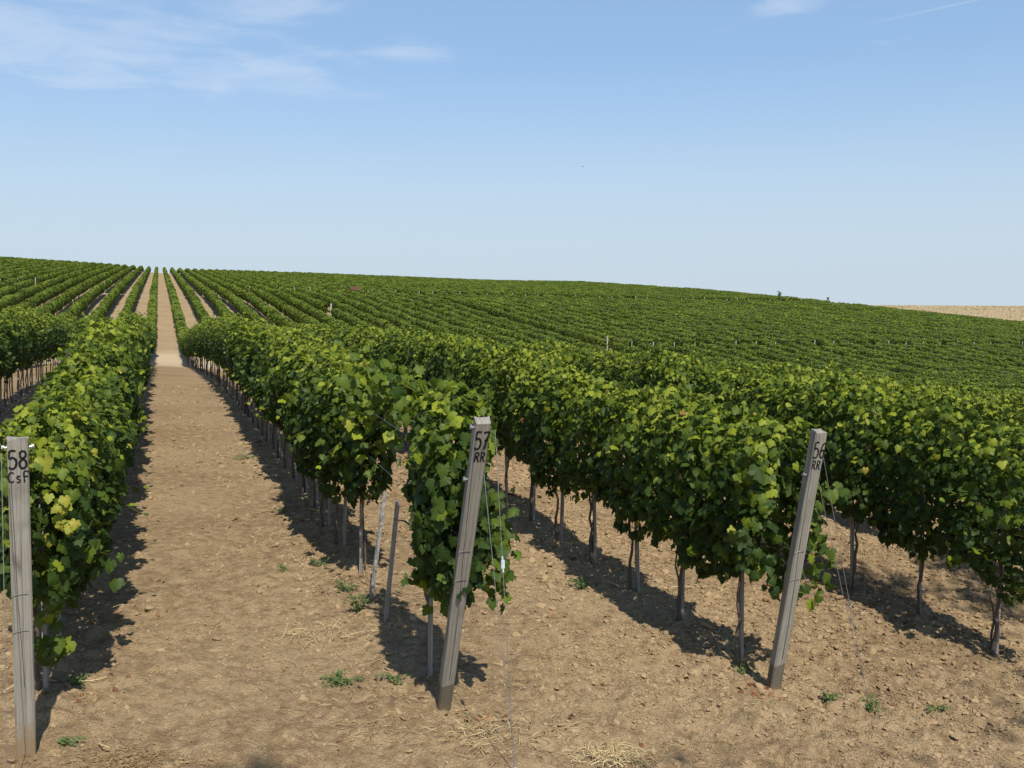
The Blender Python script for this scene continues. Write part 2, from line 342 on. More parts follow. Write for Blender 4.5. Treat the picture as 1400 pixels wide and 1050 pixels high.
def soil_mat(name, far=False):
    m, nt, o = new_mat(name)
    geo = N(nt, 'ShaderNodeNewGeometry'); P = geo.outputs['Position']
    n1 = N(nt, 'ShaderNodeTexNoise', {'Vector': P, 'Scale': .35, 'Detail': 4.0})
    n2 = N(nt, 'ShaderNodeTexNoise', {'Vector': P, 'Scale': 9.0, 'Detail': 9.0, 'Roughness': .65})
    n3 = N(nt, 'ShaderNodeTexNoise', {'Vector': P, 'Scale': 60.0, 'Detail': 5.0, 'Roughness': .7})
    s = N(nt, 'ShaderNodeMath', {0: n1.outputs[0], 1: .55, 2: n2.outputs[0]}, operation='MULTIPLY_ADD')
    s2 = N(nt, 'ShaderNodeMath', {0: n3.outputs[0], 1: .35, 2: s.outputs[0]}, operation='MULTIPLY_ADD')
    c = ramp(nt, s2.outputs[0], [(.58, (.165, .108, .056)), (.90, (.290, .202, .110)), (1.10, (.375, .27, .152))])
    last = c
    if not far:
        # the floor of the dip and the hill paths are coloured paler; the far right slope is mown stubble
        sp = N(nt, 'ShaderNodeSeparateXYZ', {0: P})
        wob = N(nt, 'ShaderNodeMath', {0: n1.outputs[0], 1: 12.0, 2: sp.outputs[1]}, operation='MULTIPLY_ADD')
        pa = N(nt, 'ShaderNodeMapRange', {'Value': wob.outputs[0], 'From Min': 60.0, 'From Max': 90.0}, interpolation_type='SMOOTHSTEP')
        pb = N(nt, 'ShaderNodeMapRange', {'Value': wob.outputs[0], 'From Min': 90.0, 'From Max': 100.0, 'To Min': 1.0, 'To Max': .22}, interpolation_type='SMOOTHSTEP')
        pc = N(nt, 'ShaderNodeMath', {0: pa.outputs[0], 1: pb.outputs[0]}, operation='MULTIPLY')
        pale = N(nt, 'ShaderNodeMix', {0: pc.outputs[0], 6: c, 7: (.56, .45, .30, 1)}, data_type='RGBA')
        st = N(nt, 'ShaderNodeTexNoise', {'Vector': P, 'Scale': .6, 'Detail': 6.0, 'Roughness': .7})
        stc = ramp(nt, st.outputs[0], [(.3, (.27, .20, .11)), (.6, (.42, .33, .19)), (.8, (.26, .24, .11))])
        far_t = N(nt, 'ShaderNodeMapRange', {'Value': sp.outputs[1], 'From Min': 181.0, 'From Max': 184.0})
        far_x = N(nt, 'ShaderNodeMapRange', {'Value': sp.outputs[0], 'From Min': 139.0, 'From Max': 143.0})
        fm = N(nt, 'ShaderNodeMath', {0: far_t.outputs[0], 1: far_x.outputs[0]}, operation='MULTIPLY')
        lm = N(nt, 'ShaderNodeMix', {0: fm.outputs[0], 6: pale.outputs[2], 7: stc}, data_type='RGBA'); last = lm.outputs[2]
    wv_ = N(nt, 'ShaderNodeTexNoise', {'Vector': P, 'Scale': 14.0, 'Detail': 4.0})
    wp = N(nt, 'ShaderNodeVectorMath', {0: wv_.outputs['Color'], 1: (.09, .09, .09)}, operation='MULTIPLY')
    wq = N(nt, 'ShaderNodeVectorMath', {0: P, 1: wp.outputs[0]}, operation='ADD')
    vo = N(nt, 'ShaderNodeTexVoronoi', {'Vector': wq.outputs[0], 'Scale': 17.0}, feature='DISTANCE_TO_EDGE')
    v2 = N(nt, 'ShaderNodeTexVoronoi', {'Vector': wq.outputs[0], 'Scale': 42.0}, feature='DISTANCE_TO_EDGE')
    k1 = N(nt, 'ShaderNodeMapRange', {'Value': vo.outputs['Distance'], 'From Min': 0.0, 'From Max': .10})
    k2 = N(nt, 'ShaderNodeMapRange', {'Value': v2.outputs['Distance'], 'From Min': 0.0, 'From Max': .20})
    h1 = N(nt, 'ShaderNodeMath', {0: n3.outputs[0], 1: .35, 2: n2.outputs[0]}, operation='MULTIPLY_ADD')
    h2 = N(nt, 'ShaderNodeMath', {0: k1.outputs[0], 1: .16, 2: h1.outputs[0]}, operation='MULTIPLY_ADD')
    hh = N(nt, 'ShaderNodeMath', {0: k2.outputs[0], 1: .12, 2: h2.outputs[0]}, operation='MULTIPLY_ADD')
    b = N(nt, 'ShaderNodeBump', {'Height': hh.outputs[0], 'Strength': .9, 'Distance': .034 if not far else .010})
    p = N(nt, 'ShaderNodeBsdfPrincipled', {'Base Color': last, 'Roughness': .95, 'Specular IOR Level': .15, 'Normal': b.outputs[0]})
    nt.links.new(p.outputs[0], o.inputs[0]); return m
M_soil = soil_mat('dry_soil'); M_clod = soil_mat('soil_clod', True)

# ------------------------------------------------------------------ ground sheet
def build_ground():
    r = np.concatenate([np.geomspace(.3, 4.2, 14, endpoint=False), np.geomspace(4.2, 42, 500, endpoint=False), np.geomspace(42, 700, 170)])
    a = np.concatenate([np.arange(-180, -14, 4.0), np.arange(-14, 53, .13), np.arange(53, 180, 4.0)])
    a = np.radians(a); na, nr = len(a), len(r)
    R, A = np.meshgrid(r, a, indexing='ij')
    X = R * np.sin(A); T = R * np.cos(A)
    Z = gh(X, T) + detail(X, T)
    V = np.stack([X, T, Z], -1).reshape(-1, 3)
    i, k = np.meshgrid(np.arange(nr - 1), np.arange(na), indexing='ij'); k2 = (k + 1) % na
    F = np.stack([i * na + k, (i + 1) * na + k, (i + 1) * na + k2, i * na + k2], -1)[..., ::-1].reshape(-1)
    # fill the small disc under the lens
    me = mk_mesh('ground', V, F, 4, smooth=True)
    return me
g = link('ground', build_ground(), M_soil); tag(g, kind='structure')

# ------------------------------------------------------------------ leaves
def leaf_template(full=True):
    if full:   # shallowly five-lobed, toothed grape leaf; x across, y from petiole to tip
        o = [(0, .10), (.13, -.09), (.36, -.08), (.44, .12), (.58, .24), (.55, .44), (.36, .50), (.42, .66), (.24, .76), (.15, .93), (0, 1.04)]
    else:
        o = [(0, 0), (.42, -.02), (.52, .38), (.28, .72), (0, 1.0)]
    L = [(-x, y) for x, y in o[1:-1]][::-1]
    pts = o + L
    c = (0, .32)
    V = [(c[0], c[1] - .4, .06)] + [(x, y - .4, -(abs(x) ** 1.5) * .42 - max(0, y - .55) ** 2 * .8) for x, y in pts]
    n = len(pts)
    F = [(0, 1 + k, 1 + (k + 1) % n) for k in range(n)]
    return np.array(V), np.array(F)
LT, LF = leaf_template(True); LT1, LF1 = leaf_template(False)
QT = np.array([(-.5, -.42, -.1), (0, -.55, .05), (.5, -.4, -.1), (.38, .35, -.12), (0, .55, 0), (-.38, .35, -.12)]); QF = np.array([(0, 1, 4, 5), (1, 2, 3, 4)])
def norm(v): return v / np.maximum(np.linalg.norm(v, axis=-1, keepdims=True), 1e-6)
def leaves_geo(pos, nrm, size, tone, T, F, rng, down=1.0):
    n = len(pos); nrm = norm(nrm)
    d = np.stack([rng.normal(0, .35, n), rng.normal(0, .35, n), -np.full(n, down)], -1) + nrm * .2
    d = norm(d - nrm * (d * nrm).sum(-1, keepdims=True)); s = np.cross(d, nrm)
    tw = rng.normal(0, .18, (n, 1)); curl = rng.uniform(.3, 1.9, (n, 1, 1))
    L = np.broadcast_to(T, (n, *T.shape)).copy()
    L[:, :, 2:3] *= curl; L[:, :, 0] *= rng.uniform(.85, 1.12, (n, 1))
    L[:, :, 2] += L[:, :, 0] * L[:, :, 1] * tw
    L[:, 1:, 2] += rng.normal(0, .05, (n, T.shape[0] - 1))
    L *= size[:, None, None]
    W = L[:, :, 0:1] * s[:, None] + L[:, :, 1:2] * d[:, None] + L[:, :, 2:3] * nrm[:, None] + pos[:, None]
    V = W.reshape(-1, 3); k = T.shape[0]
    FF = (F[None] + (np.arange(n) * k)[:, None, None]).reshape(-1)
    tt = np.repeat(tone, k).reshape(n, k); tt[:, 0] += .05 if k > 6 else 0; tt[:, 1:] += rng.normal(0, .02, (n, k - 1)); return V, FF, np.clip(tt, 0, 1).ravel()
def canopy_points(n, rng, s0, s1, hb, ht, wid, noise=.55):
    """positions and outward normals through a trained vine canopy; x across the row, y along it"""
    s = rng.uniform(s0, s1, n); q = rng.uniform(0, 1, n) ** .92
    ph = rng.uniform(0, 6.28, 6)
    bot = hb + .11 * np.sin(s * 4.1 + ph[0]) + .06 * np.sin(s * 11 + ph[1])
    top = ht + .045 * np.sin(s * 3.7 + ph[2]) + .03 * np.sin(s * 9.3 + ph[3])
    side = np.where(rng.random(n) < .5, -1.0, 1.0)
    bul = 1 + .20 * np.sin(s * 5.2 + ph[4] + side * 2 + q * 4) + .12 * np.sin(q * 11 + ph[5] + s * 7)
    prof = np.interp(q, [0, .12, .35, .65, .88, 1], [.42, .72, .95, 1.0, .84, .45])
    W = wid * prof * bul
    u = np.where(rng.random(n) < .72, rng.uniform(.74, 1.12, n), rng.uniform(0, .75, n))
    x = side * u * W; z = bot + q * (top - bot)
    # the two ends of the span get rounded in
    e = np.minimum(s - s0, s1 - s); rr = .16
    k = np.clip(e / rr, 0, 1); x *= .45 + .55 * np.sqrt(k)
    out = np.stack([side * (.95 - .5 * np.clip(q * 2 - 1.2, 0, 1)), np.zeros(n), .25 + .75 * np.clip(q * 3 - 1.9, 0, 1)], -1)
    out[:, 1] += np.where(s - s0 < rr, -(1 - k), 0) * 1.2 + np.where(s1 - s < rr, (1 - k), 0) * 1.2
    nr = out + np.array([0, -.15, .22]) + rng.normal(0, noise, (n, 3))
    return np.stack([x, s, z], -1), nr, q
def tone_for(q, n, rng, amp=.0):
    t = .15 + .42 * q ** 1.7 + rng.normal(0, .12, n) + amp  # tone rises with height: canopy shade painted into low leaves, paler young growth above
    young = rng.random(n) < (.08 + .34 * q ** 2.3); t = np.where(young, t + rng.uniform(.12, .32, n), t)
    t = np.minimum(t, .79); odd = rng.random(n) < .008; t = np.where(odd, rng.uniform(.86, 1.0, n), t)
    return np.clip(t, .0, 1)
def vine_foliage(name, seed, n=1400, s0=-.62, s1=.62, hb=.86, ht=2.12, wid=.33, T=LT, F=LF, size=(.074, .019), shoots=8, extra=None, mat=None):
    rng = np.random.default_rng(seed)
    p, nr, q = canopy_points(n, rng, s0, s1, hb, ht, wid)
    sz = np.clip(rng.normal(size[0], size[1], n), .05, .19) * (1 - .32 * q ** 4)
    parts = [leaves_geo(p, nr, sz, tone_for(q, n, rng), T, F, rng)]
    tubesV = MB()
    for k in range(shoots):
        a = rng.uniform(s0, s1); sd = rng.choice([-1, 1]); h0 = ht - .1 if rng.random() < .75 else rng.uniform(hb, ht - .2)
        if h0 > ht - .2: dirv = np.array([sd * rng.uniform(.05, .7), rng.uniform(-.6, .6), rng.uniform(.35, 1.0)])
        else: dirv = np.array([sd * 1.0, rng.uniform(-.5, .5), rng.uniform(-.5, .3)])
        dirv /= np.linalg.norm(dirv); Ls = rng.uniform(.14, .45) if rng.random() < .35 else rng.uniform(.1, .25)
        st = np.array([sd * wid * (.3 if h0 > ht - .2 else .8), a, h0])
        m = int(Ls / .045); tt = np.linspace(.1, 1, m)
        if h0 <= ht - .2: Ls = min(Ls, .26); m = max(3, int(Ls / .045)); tt = np.linspace(.1, 1, m)
        pp = st + dirv * (tt * Ls)[:, None] + np.array([0, 0, -.10])[None] * (tt ** 2)[:, None] * Ls * 2
        off = rng.normal(0, .035, (m, 3)); nn = rng.normal(0, .6, (m, 3)) + np.array([0, -.2, .6])
        parts.append(leaves_geo(pp + off, nn, np.linspace(.10, .045, m) * rng.uniform(.8, 1.2, m), np.clip(rng.normal(.60, .10, m), 0, .88), T, F, rng))
        if T is LT: tubesV.tube([st] + [tuple(x) for x in pp[::2]], .0032, 4, .70)
    if extra: parts += extra(rng)
    V, FF, TN, base = [], [], [], 0
    for v, f, t in parts: V.append(v); FF.append(f + base); TN.append(t); base += len(v)
    Vn = np.concatenate(V); Fn = np.concatenate(FF); Tn = np.concatenate(TN); per = np.full(len(Fn) // F.shape[1], F.shape[1])
    if tubesV.n:
        Vn = np.concatenate([Vn, np.array(tubesV.v)]); Fn = np.concatenate([Fn, np.concatenate([np.array(f) for f in tubesV.f]) + base])
        per = np.concatenate([per, [len(f) for f in tubesV.f]]); Tn = np.concatenate([Tn, tubesV.t])
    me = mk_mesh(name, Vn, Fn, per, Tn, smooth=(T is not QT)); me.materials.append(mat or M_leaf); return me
def trunk_mesh(name, seed, hi=.98, two=False, n=7, thick=.0125):
    random.seed(seed); mb = MB()
    def stem(x0, y0, x1, y1, r):
        pts, rr = [], []
        m = 9
        for k in range(m + 1):
            f = k / m; a = math.sin(f * 3.1416)
            pts.append((x0 + (x1 - x0) * f + a * random.uniform(-.022, .022), y0 + (y1 - y0) * f + a * random.uniform(-.03, .03), -.06 + f * (hi + .06)))
            rr.append(r * (1.5 - .7 * f if k > 0 else 1.9) * random.uniform(.86, 1.16))
        mb.tube(pts, rr, n, .5, .12); return pts[-1]
    e = stem(0, 0, random.uniform(-.03, .03), random.uniform(-.05, .05), thick)
    if two: stem(random.uniform(.02, .04), .02, random.uniform(-.05, .08), random.uniform(.05, .12), thick * .65)
    for sd in (-1, 1):
        mb.tube([e, (e[0] + .02, e[1] + sd * .12, e[2] + .10), (e[0], e[1] + sd * .32, e[2] + .15), (e[0], e[1] + sd * .48, e[2] + .13)], [thick, thick * .8, thick * .6, thick * .4], 5)
    me = mb.mesh(name, True); me.materials.append(M_bark); return me
def hedge_seg(name, seed, L, nleaf, size, wid=.35, hb=.78, ht=2.08, core=True, step=.5, legs=True):
    """a stretch of trellised vines for the distance: leafy body, trunks and stakes below"""
    rng = np.random.default_rng(seed)
    p, nr, q = canopy_points(nleaf, rng, -L / 2 - .05, L / 2 + .05, hb, ht, wid, .38)
    sz = np.clip(rng.normal(size, size * .2, nleaf), size * .5, size * 1.6)
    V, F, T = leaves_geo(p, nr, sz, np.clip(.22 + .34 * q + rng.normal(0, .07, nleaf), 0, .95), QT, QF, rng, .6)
    Vs, Fs, Ts, per = [V], [F], [T], [np.full(len(F) // 4, 4)]; base = len(V)
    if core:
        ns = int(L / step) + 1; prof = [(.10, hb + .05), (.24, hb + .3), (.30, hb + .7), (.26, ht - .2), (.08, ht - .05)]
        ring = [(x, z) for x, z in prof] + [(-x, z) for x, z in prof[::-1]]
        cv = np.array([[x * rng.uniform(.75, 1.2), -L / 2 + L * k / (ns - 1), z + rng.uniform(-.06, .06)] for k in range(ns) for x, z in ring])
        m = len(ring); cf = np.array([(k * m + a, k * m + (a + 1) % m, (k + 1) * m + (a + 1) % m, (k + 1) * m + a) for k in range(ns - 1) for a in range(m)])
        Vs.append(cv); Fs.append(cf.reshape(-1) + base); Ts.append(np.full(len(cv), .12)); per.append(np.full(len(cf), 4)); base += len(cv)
    Vn = np.concatenate(Vs); Fn = np.concatenate(Fs); Tn = np.concatenate(Ts); pn = np.concatenate(per); nleaf_f = len(pn)
    mb = MB(); random.seed(seed)
    if legs:
        for k in range(int(round(L))):
            y = -L / 2 + .5 + k; mb.tube([(0, y, -.15), (.02, y + .03, .5), (0, y, hb + .25)], [.025, .02, .018], 4); 
            mb.box((.04, y + .05, .55), (.03, .03, 1.3))
        Vn = np.concatenate([Vn, np.array(mb.v)]); Fn = np.concatenate([Fn, np.concatenate([np.array(f) for f in mb.f]) + base])
        pn = np.concatenate([pn, [len(f) for f in mb.f]]); Tn = np.concatenate([Tn, mb.t])
    me = mk_mesh(name, Vn, Fn, pn, Tn); me.materials.append(M_leaf_far); me.materials.append(M_stake)
    idx = np.zeros(len(pn), np.int32); idx[nleaf_f:] = 1; me.polygons.foreach_set('material_index', idx); return me

# ------------------------------------------------------------------ rows: which stretches are planted
# (row index range, start, end) in metres along the rows
J_TRACK = 16                      # a track runs between this row and the next one
rows = []                          # (x, t0, t1)
for j in range(-22, 56):
    x = rowx(j)
    if j <= J_TRACK:
        if x > -34: rows.append((j, x, 7.0, 179.0))
        rows.append((j, x, 184.0, 420.0))
    else:
        x += 1.8
        if x < 100: rows.append((j, x, 7.0, 97.0))
        rows.append((j, x, 99.2, 176.5))
        if x < 139: rows.append((j, x, 184.0, 420.0))
for j in range(56, 80): rows.append((j, rowx(j) + 1.8, 99.2, 176.5))
fwd = np.array([math.sin(YAW) * math.cos(PITCH), math.cos(YAW) * math.cos(PITCH), -math.sin(PITCH)])
rgt = np.array([math.cos(YAW), -math.sin(YAW), 0]); upv = np.cross(rgt, fwd)
def project(P):
    d = np.asarray(P, float) - np.array([0, 0, CAMZ]); z = d @ fwd
    return 700 + FPX * (d @ rgt) / z, 525 - FPX * (d @ upv) / z, z
PH = {0: 7.45, 1: 7.15, 2: 6.99, 3: 6.92}
NEAR_Z = 75.0
near, far2, far3 = [], [], []
rr = np.random.default_rng(5)
for j, x, t0, t1 in rows:
    t = t0
    if t0 < 8:
        t = PH.get(j, 6.9 + rr.uniform(0, .4))
        k = 0
        while t < min(t1, 90):
            z = x * fwd[0] + t * fwd[1]
            if z > NEAR_Z: break
            if not (j == 1 and k in (1, 2)):
                near.append((j, k, x, t if not (j == 1 and k > 0) else t - .25, z))
            t += 1.0; k += 1
        t -= .5
    while t < t1 - .5:
        z = x * fwd[0] + t * fwd[1]; az = math.degrees(math.atan2(x, t))
        L = 2.0 if z < 150 else 4.0
        if -13 < az < 52 and not (abs(x - rowx(8)) < .1 and 124 < t < 130):
            (far2 if L == 2 else far3).append((x, t + L / 2))
        t += L
# the 300 near vines that show largest in the picture
near.sort(key=lambda v: v[4])
mask = np.zeros((525, 700), bool); shown = []
for v in near:
    j, k, x, t, z = v
    g0 = float(gh(x, t)); pr = [project((x + sx * .40, t + sy * .5, g0 + h)) for sx in (-1, 1) for sy in (-1, 1) for h in (.80, 2.32)]
    pr2 = [project((x + sx * .22, t + sy * .5, g0 + h)) for sx in (-1, 1) for sy in (-1, 1) for h in (.9, 2.02)]
    if min(p[2] for p in pr) < 1: shown.append((0, v)); continue
    us = [p[0] / 2 for p in pr]; vs = [p[1] / 2 for p in pr]
    u0, u1, v0, v1 = int(max(0, min(us))), int(min(699, max(us))), int(max(0, min(vs))), int(min(524, max(vs)))
    if u1 < u0 or v1 < v0 or max(us) < 0 or min(us) > 700: shown.append((0, v)); continue
    # convex hull test
    def half(ps):
        h = []
        for p in ps:
            while len(h) > 1 and (h[-1][0] - h[-2][0]) * (p[1] - h[-2][1]) - (h[-1][1] - h[-2][1]) * (p[0] - h[-2][0]) <= 0: h.pop()
            h.append(p)
        return h
    uu, vv = np.meshgrid(np.arange(u0, u1 + 1) + .5, np.arange(v0, v1 + 1) + .5)
    def inside(q):
        cs = sorted(set((p[0] / 2, p[1] / 2) for p in q)); hull = half(cs)[:-1] + half(cs[::-1])[:-1]; ins = np.ones(uu.shape, bool)
        for a, b in zip(hull, hull[1:] + hull[:1]): ins &= ((b[0] - a[0]) * (vv - a[1]) - (b[1] - a[1]) * (uu - a[0])) >= 0
        return ins
    sub = mask[v0:v1 + 1, u0:u1 + 1]; shown.append((int((inside(pr) & ~sub).sum()), v)); sub |= inside(pr2)
shown.sort(key=lambda s: -s[0])
indiv = [v for s, v in shown[:300] if s > 0]; rest = [v for s, v in shown if not any(v is q for q in [])][len(indiv):]
print('individual vines', len(indiv), 'min px', shown[min(299, len(shown) - 1)][0], 'rest near', len(rest), 'far', len(far2), len(far3))

# ------------------------------------------------------------------ vine meshes
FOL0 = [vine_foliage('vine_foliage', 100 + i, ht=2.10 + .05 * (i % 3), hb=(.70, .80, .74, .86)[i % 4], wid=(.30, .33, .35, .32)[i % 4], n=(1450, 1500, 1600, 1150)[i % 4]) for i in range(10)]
FOL1 = [vine_foliage('vine_foliage_far', 200 + i, n=950, T=LT1, F=LF1, size=(.085, .02), shoots=5, ht=2.12 + .05 * (i % 3)) for i in range(8)]
TRK = [trunk_mesh('vine_trunk', 300 + i, two=(i % 3 == 0)) for i in range(6)]
ORD = ['first', 'second', 'third', 'fourth', 'fifth', 'sixth', 'seventh', 'eighth', 'ninth', 'tenth', 'eleventh', 'twelfth']
def rowname(j):
    if j == 0: return 'row of the post marked 58'
    if j == 1: return 'row of the post marked 57'
    if j == 2: return 'row of the post marked 56'
    if j > 2: return ORD[j - 3] + ' row right of post 56' if j - 3 < 12 else 'rows far right of post 56'
    return ORD[-j - 1] + ' row left of post 58' if -j - 1 < 12 else 'rows far left of post 58'
def vine_label(j, k, z):
    kk = k - 2 if (j == 1 and k > 0) else k
    if j in (0, 1, 2, 3) and kk < 11:
        return 'leafy grapevine, %s from the front in the %s' % (ORD[kk], rowname(j))
    if j in (0, 1, 2, 3): return 'dense grapevine beyond the eleventh plant in the %s' % rowname(j)
    if 3 < j < 15: return 'sunlit dense grapevine merging into the %s' % rowname(j)
    if -3 < j < 0: return 'dense grapevine merging into the %s' % rowname(j)
    return 'distant grapevine in the %s' % rowname(j)
def slope(x, t): return math.atan((float(gh(x, t + 1)) - float(gh(x, t - 1))) / 2)
special = {}
def hanging(pts, m_per=16, sz=(.10, .02), tone=(.42, .12), spread=.08):
    def f(rng):
        o = []
        for (x, y, z, n) in pts:
            p = np.array([x, y, z]) + rng.normal(0, spread, (n, 3)); nn = rng.normal(0, .5, (n, 3)) + np.array([0, -.7, .4])
            o.append(leaves_geo(p, nn, np.clip(rng.normal(sz[0], sz[1], n), .05, .19), np.clip(rng.normal(tone[0], tone[1], n), 0, .9), LT, LF, rng))
        return o
    return f
def yellow58(rng):
    p = np.array([.17, -.60, 1.38]) + rng.normal(0, 1, (12, 3)) * np.array([.045, .03, .07]); nn = rng.normal(0, .3, (12, 3)) + np.array([0, -1, .4])
    o = [leaves_geo(p, nn, rng.uniform(.06, .085, 12), rng.uniform(.80, .885, 12), LT, LF, rng)]
    o += hanging([(.02, -.25, .62, 10), (.02, -.22, .42, 8), (.05, -.2, .28, 4), (.0, .3, .7, 14), (.12, -.1, .8, 16), (.22, .5, .78, 12), (.3, .45, .72, 8)], spread=.07)(rng)
    return o
special[(0, 0)] = dict(s0=-.5, s1=.6, ht=1.74, hb=.62, wid=.29, n=1300, extra=yellow58, size=(.074, .018), shoots=12)
special[(0, 1)] = dict(s0=-.6, s1=.6, ht=1.85, hb=.58, wid=.33, n=1550, shoots=12)
special[(1, 0)] = dict(s0=-1.0, s1=-.02, ht=2.22, hb=.98, wid=.215, n=1250, size=(.086, .024), shoots=10,
                       extra=hanging([(-.10, -.42, .90, 22), (.0, -.44, .86, 22), (-.12, -.35, 1.0, 14), (.27, -.72, 1.2, 24), (.30, -.68, 1.02, 20), (.30, -.70, .90, 12), (.25, -.75, 1.45, 22), (.2, -.65, 1.3, 20), (.0, .1, 1.9, 70), (.0, .4, 2.0, 50)], sz=(.088, .022), spread=.065))
special[(1, 3)] = dict(extra=hanging([(.0, -.45, 1.80, 110), (.05, -.75, 1.90, 100), (.0, -1.05, 1.95, 70), (-.05, -.6, 1.5, 40)], sz=(.078, .018), tone=(.5, .14), spread=.15), s0=-.35, s1=.6, ht=2.1, hb=.90, wid=.31, n=1350, size=(.080, .02))
special[(2, 0)] = dict(s0=-.60, s1=.6, ht=2.12, hb=.78, wid=.32, n=1700, size=(.080, .022), shoots=12,
                       extra=hanging([(.36, -.42, .80, 14), (.38, -.45, 1.02, 16), (.34, -.50, 1.3, 18), (.1, -.45, .82, 14), (.34, -.55, 1.6, 18)], sz=(.085, .02), spread=.075))
special[(2, 1)] = dict(s0=-.6, s1=.6, ht=2.12, hb=.76, wid=.34, n=1500, size=(.078, .02))
random.seed(3)
vine_rng = np.random.default_rng(77)
stake_list = []
indiv.sort(key=lambda v: (v[0], v[1]))
for j, k, x, t, z in indiv:
    zz = gz(x, t); root = empty('grapevine', (x + vine_rng.normal(0, .02), t, zz), (slope(x, t), 0, 0))
    tag(root, vine_label(j, k, z), 'grapevine', 'grapevines trained in rows')
    key = (j, k)
    if key in special:
        me = vine_foliage('vine_foliage_own', 900 + 10 * j + k, **special[key])
    else:
        me = (FOL0 if z < 24 else FOL1)[vine_rng.integers(0, 10 if z < 24 else 8)]
    f = link('foliage', me, None, root)
    if key not in special:
        s = vine_rng.uniform(.955, 1.035) * (.93 if j == 0 and k < 5 else 1)
        f.scale = (vine_rng.uniform(.92, 1.12) * (1 if vine_rng.random() < .5 else -1), 1, s)
    if j == 0: f.location = (.08, 0, 0 if key in special else -.26); f.scale = (f.scale[0] * (1.0 if key in special else 1.1), 1, f.scale[2] * (1.0 if key in special else 1.08))
    tr = link('trunk', TRK[vine_rng.integers(0, 6)], None, root); tr.rotation_euler = (0, 0, vine_rng.uniform(-.4, .4))
    if key == (1, 0): fol57 = root
    if z < 30 and j in (-1, 0, 1, 2, 3, 4) : stake_list.append((j, k, x, t, z))

# ------------------------------------------------------------------ stakes beside the trunks
def stake_mesh(name, h, w=.032, mat=None):
    mb = MB(); mb.box((0, 0, h / 2 - .1), (w, w * .85, h + .2)); me = mb.mesh(name); me.materials.append(mat or M_stake); return me
SM = [stake_mesh('stake', 1.35, .034), stake_mesh('stake', 1.45, .03)]
seen_st = {}
for j, k, x, t, z in stake_list:
    if j == 4 and z > 14: continue
    kk = k - 2 if (j == 1 and k > 0) else k
    o = link('vine_stake', SM[k % 2]); ox, oy = vine_rng.uniform(.025, .05), vine_rng.uniform(-.06, .02)
    if (j, k) == (1, 0): ox, oy = .035, -.04
    o.location = (x + ox, t + oy, gz(x, t) + .0); o.rotation_euler = (vine_rng.normal(0, .025), vine_rng.normal(0, .025), vine_rng.uniform(-.4, .4))
    lab = ('grey wooden stake tied to the %s vine of the %s' % (ORD[kk], rowname(j))) if kk < 11 and j in (0, 1, 2, 3) else 'thin grey stake in the shade deep in the %s' % rowname(j)
    tag(o, lab, 'stake', 'stakes holding the vine trunks')
# two bare stakes standing where vines are missing
for (bx, bt, h, lean, yaw, mat, lab) in [(1.80, 9.08, 1.0, (.03, .14), .3, M_white, 'slim stake with chipped white paint leaning in the gap before post 57'),
                                         (1.80, 8.45, 1.06, (.03, .12), .5, M_stake, 'bare dark grey stake leaning in the gap, nearer than the white flecked one')]:
    o = link('bare_stake', stake_mesh('bare_stake', h, .031, mat)); o.location = (bx, bt, gz(bx, bt)); o.rotation_euler = (lean[0], lean[1], yaw)
    tag(o, lab, 'stake')

# ------------------------------------------------------------------ all the other vines: one mass
def hidden_collection(name, meshes):
    c = bpy.data.collections.new(name)
    for i, me in enumerate(meshes):
        o = bpy.data.objects.new('%s_piece_%02d' % (name, i), me); c.objects.link(o)
    return c
def joined(meshA, meshB, name):
    bm = __import__('bmesh').new(); bm.from_mesh(meshA); nA = len(bm.faces); bm.from_mesh(meshB); bm.faces.ensure_lookup_table()
    for f in bm.faces[nA:]: f.material_index = 1
    me = bpy.data.meshes.new(name); bm.to_mesh(me); bm.free(); me.materials.append(meshA.materials[0]); me.materials.append(meshB.materials[0]); return me
C1 = hidden_collection('near_rows', [joined(FOL1[i], TRK[i % 6], 'vine_whole') for i in range(8)])
C2 = hidden_collection('mid_rows', [hedge_seg('mid_row', 400 + i, 2.0, 620, .14) for i in range(8)])
C3 = hidden_collection('far_rows', [hedge_seg('far_row', 500 + i, 4.0, 620, .22, core=True, legs=False, hb=.7) for i in range(8)])
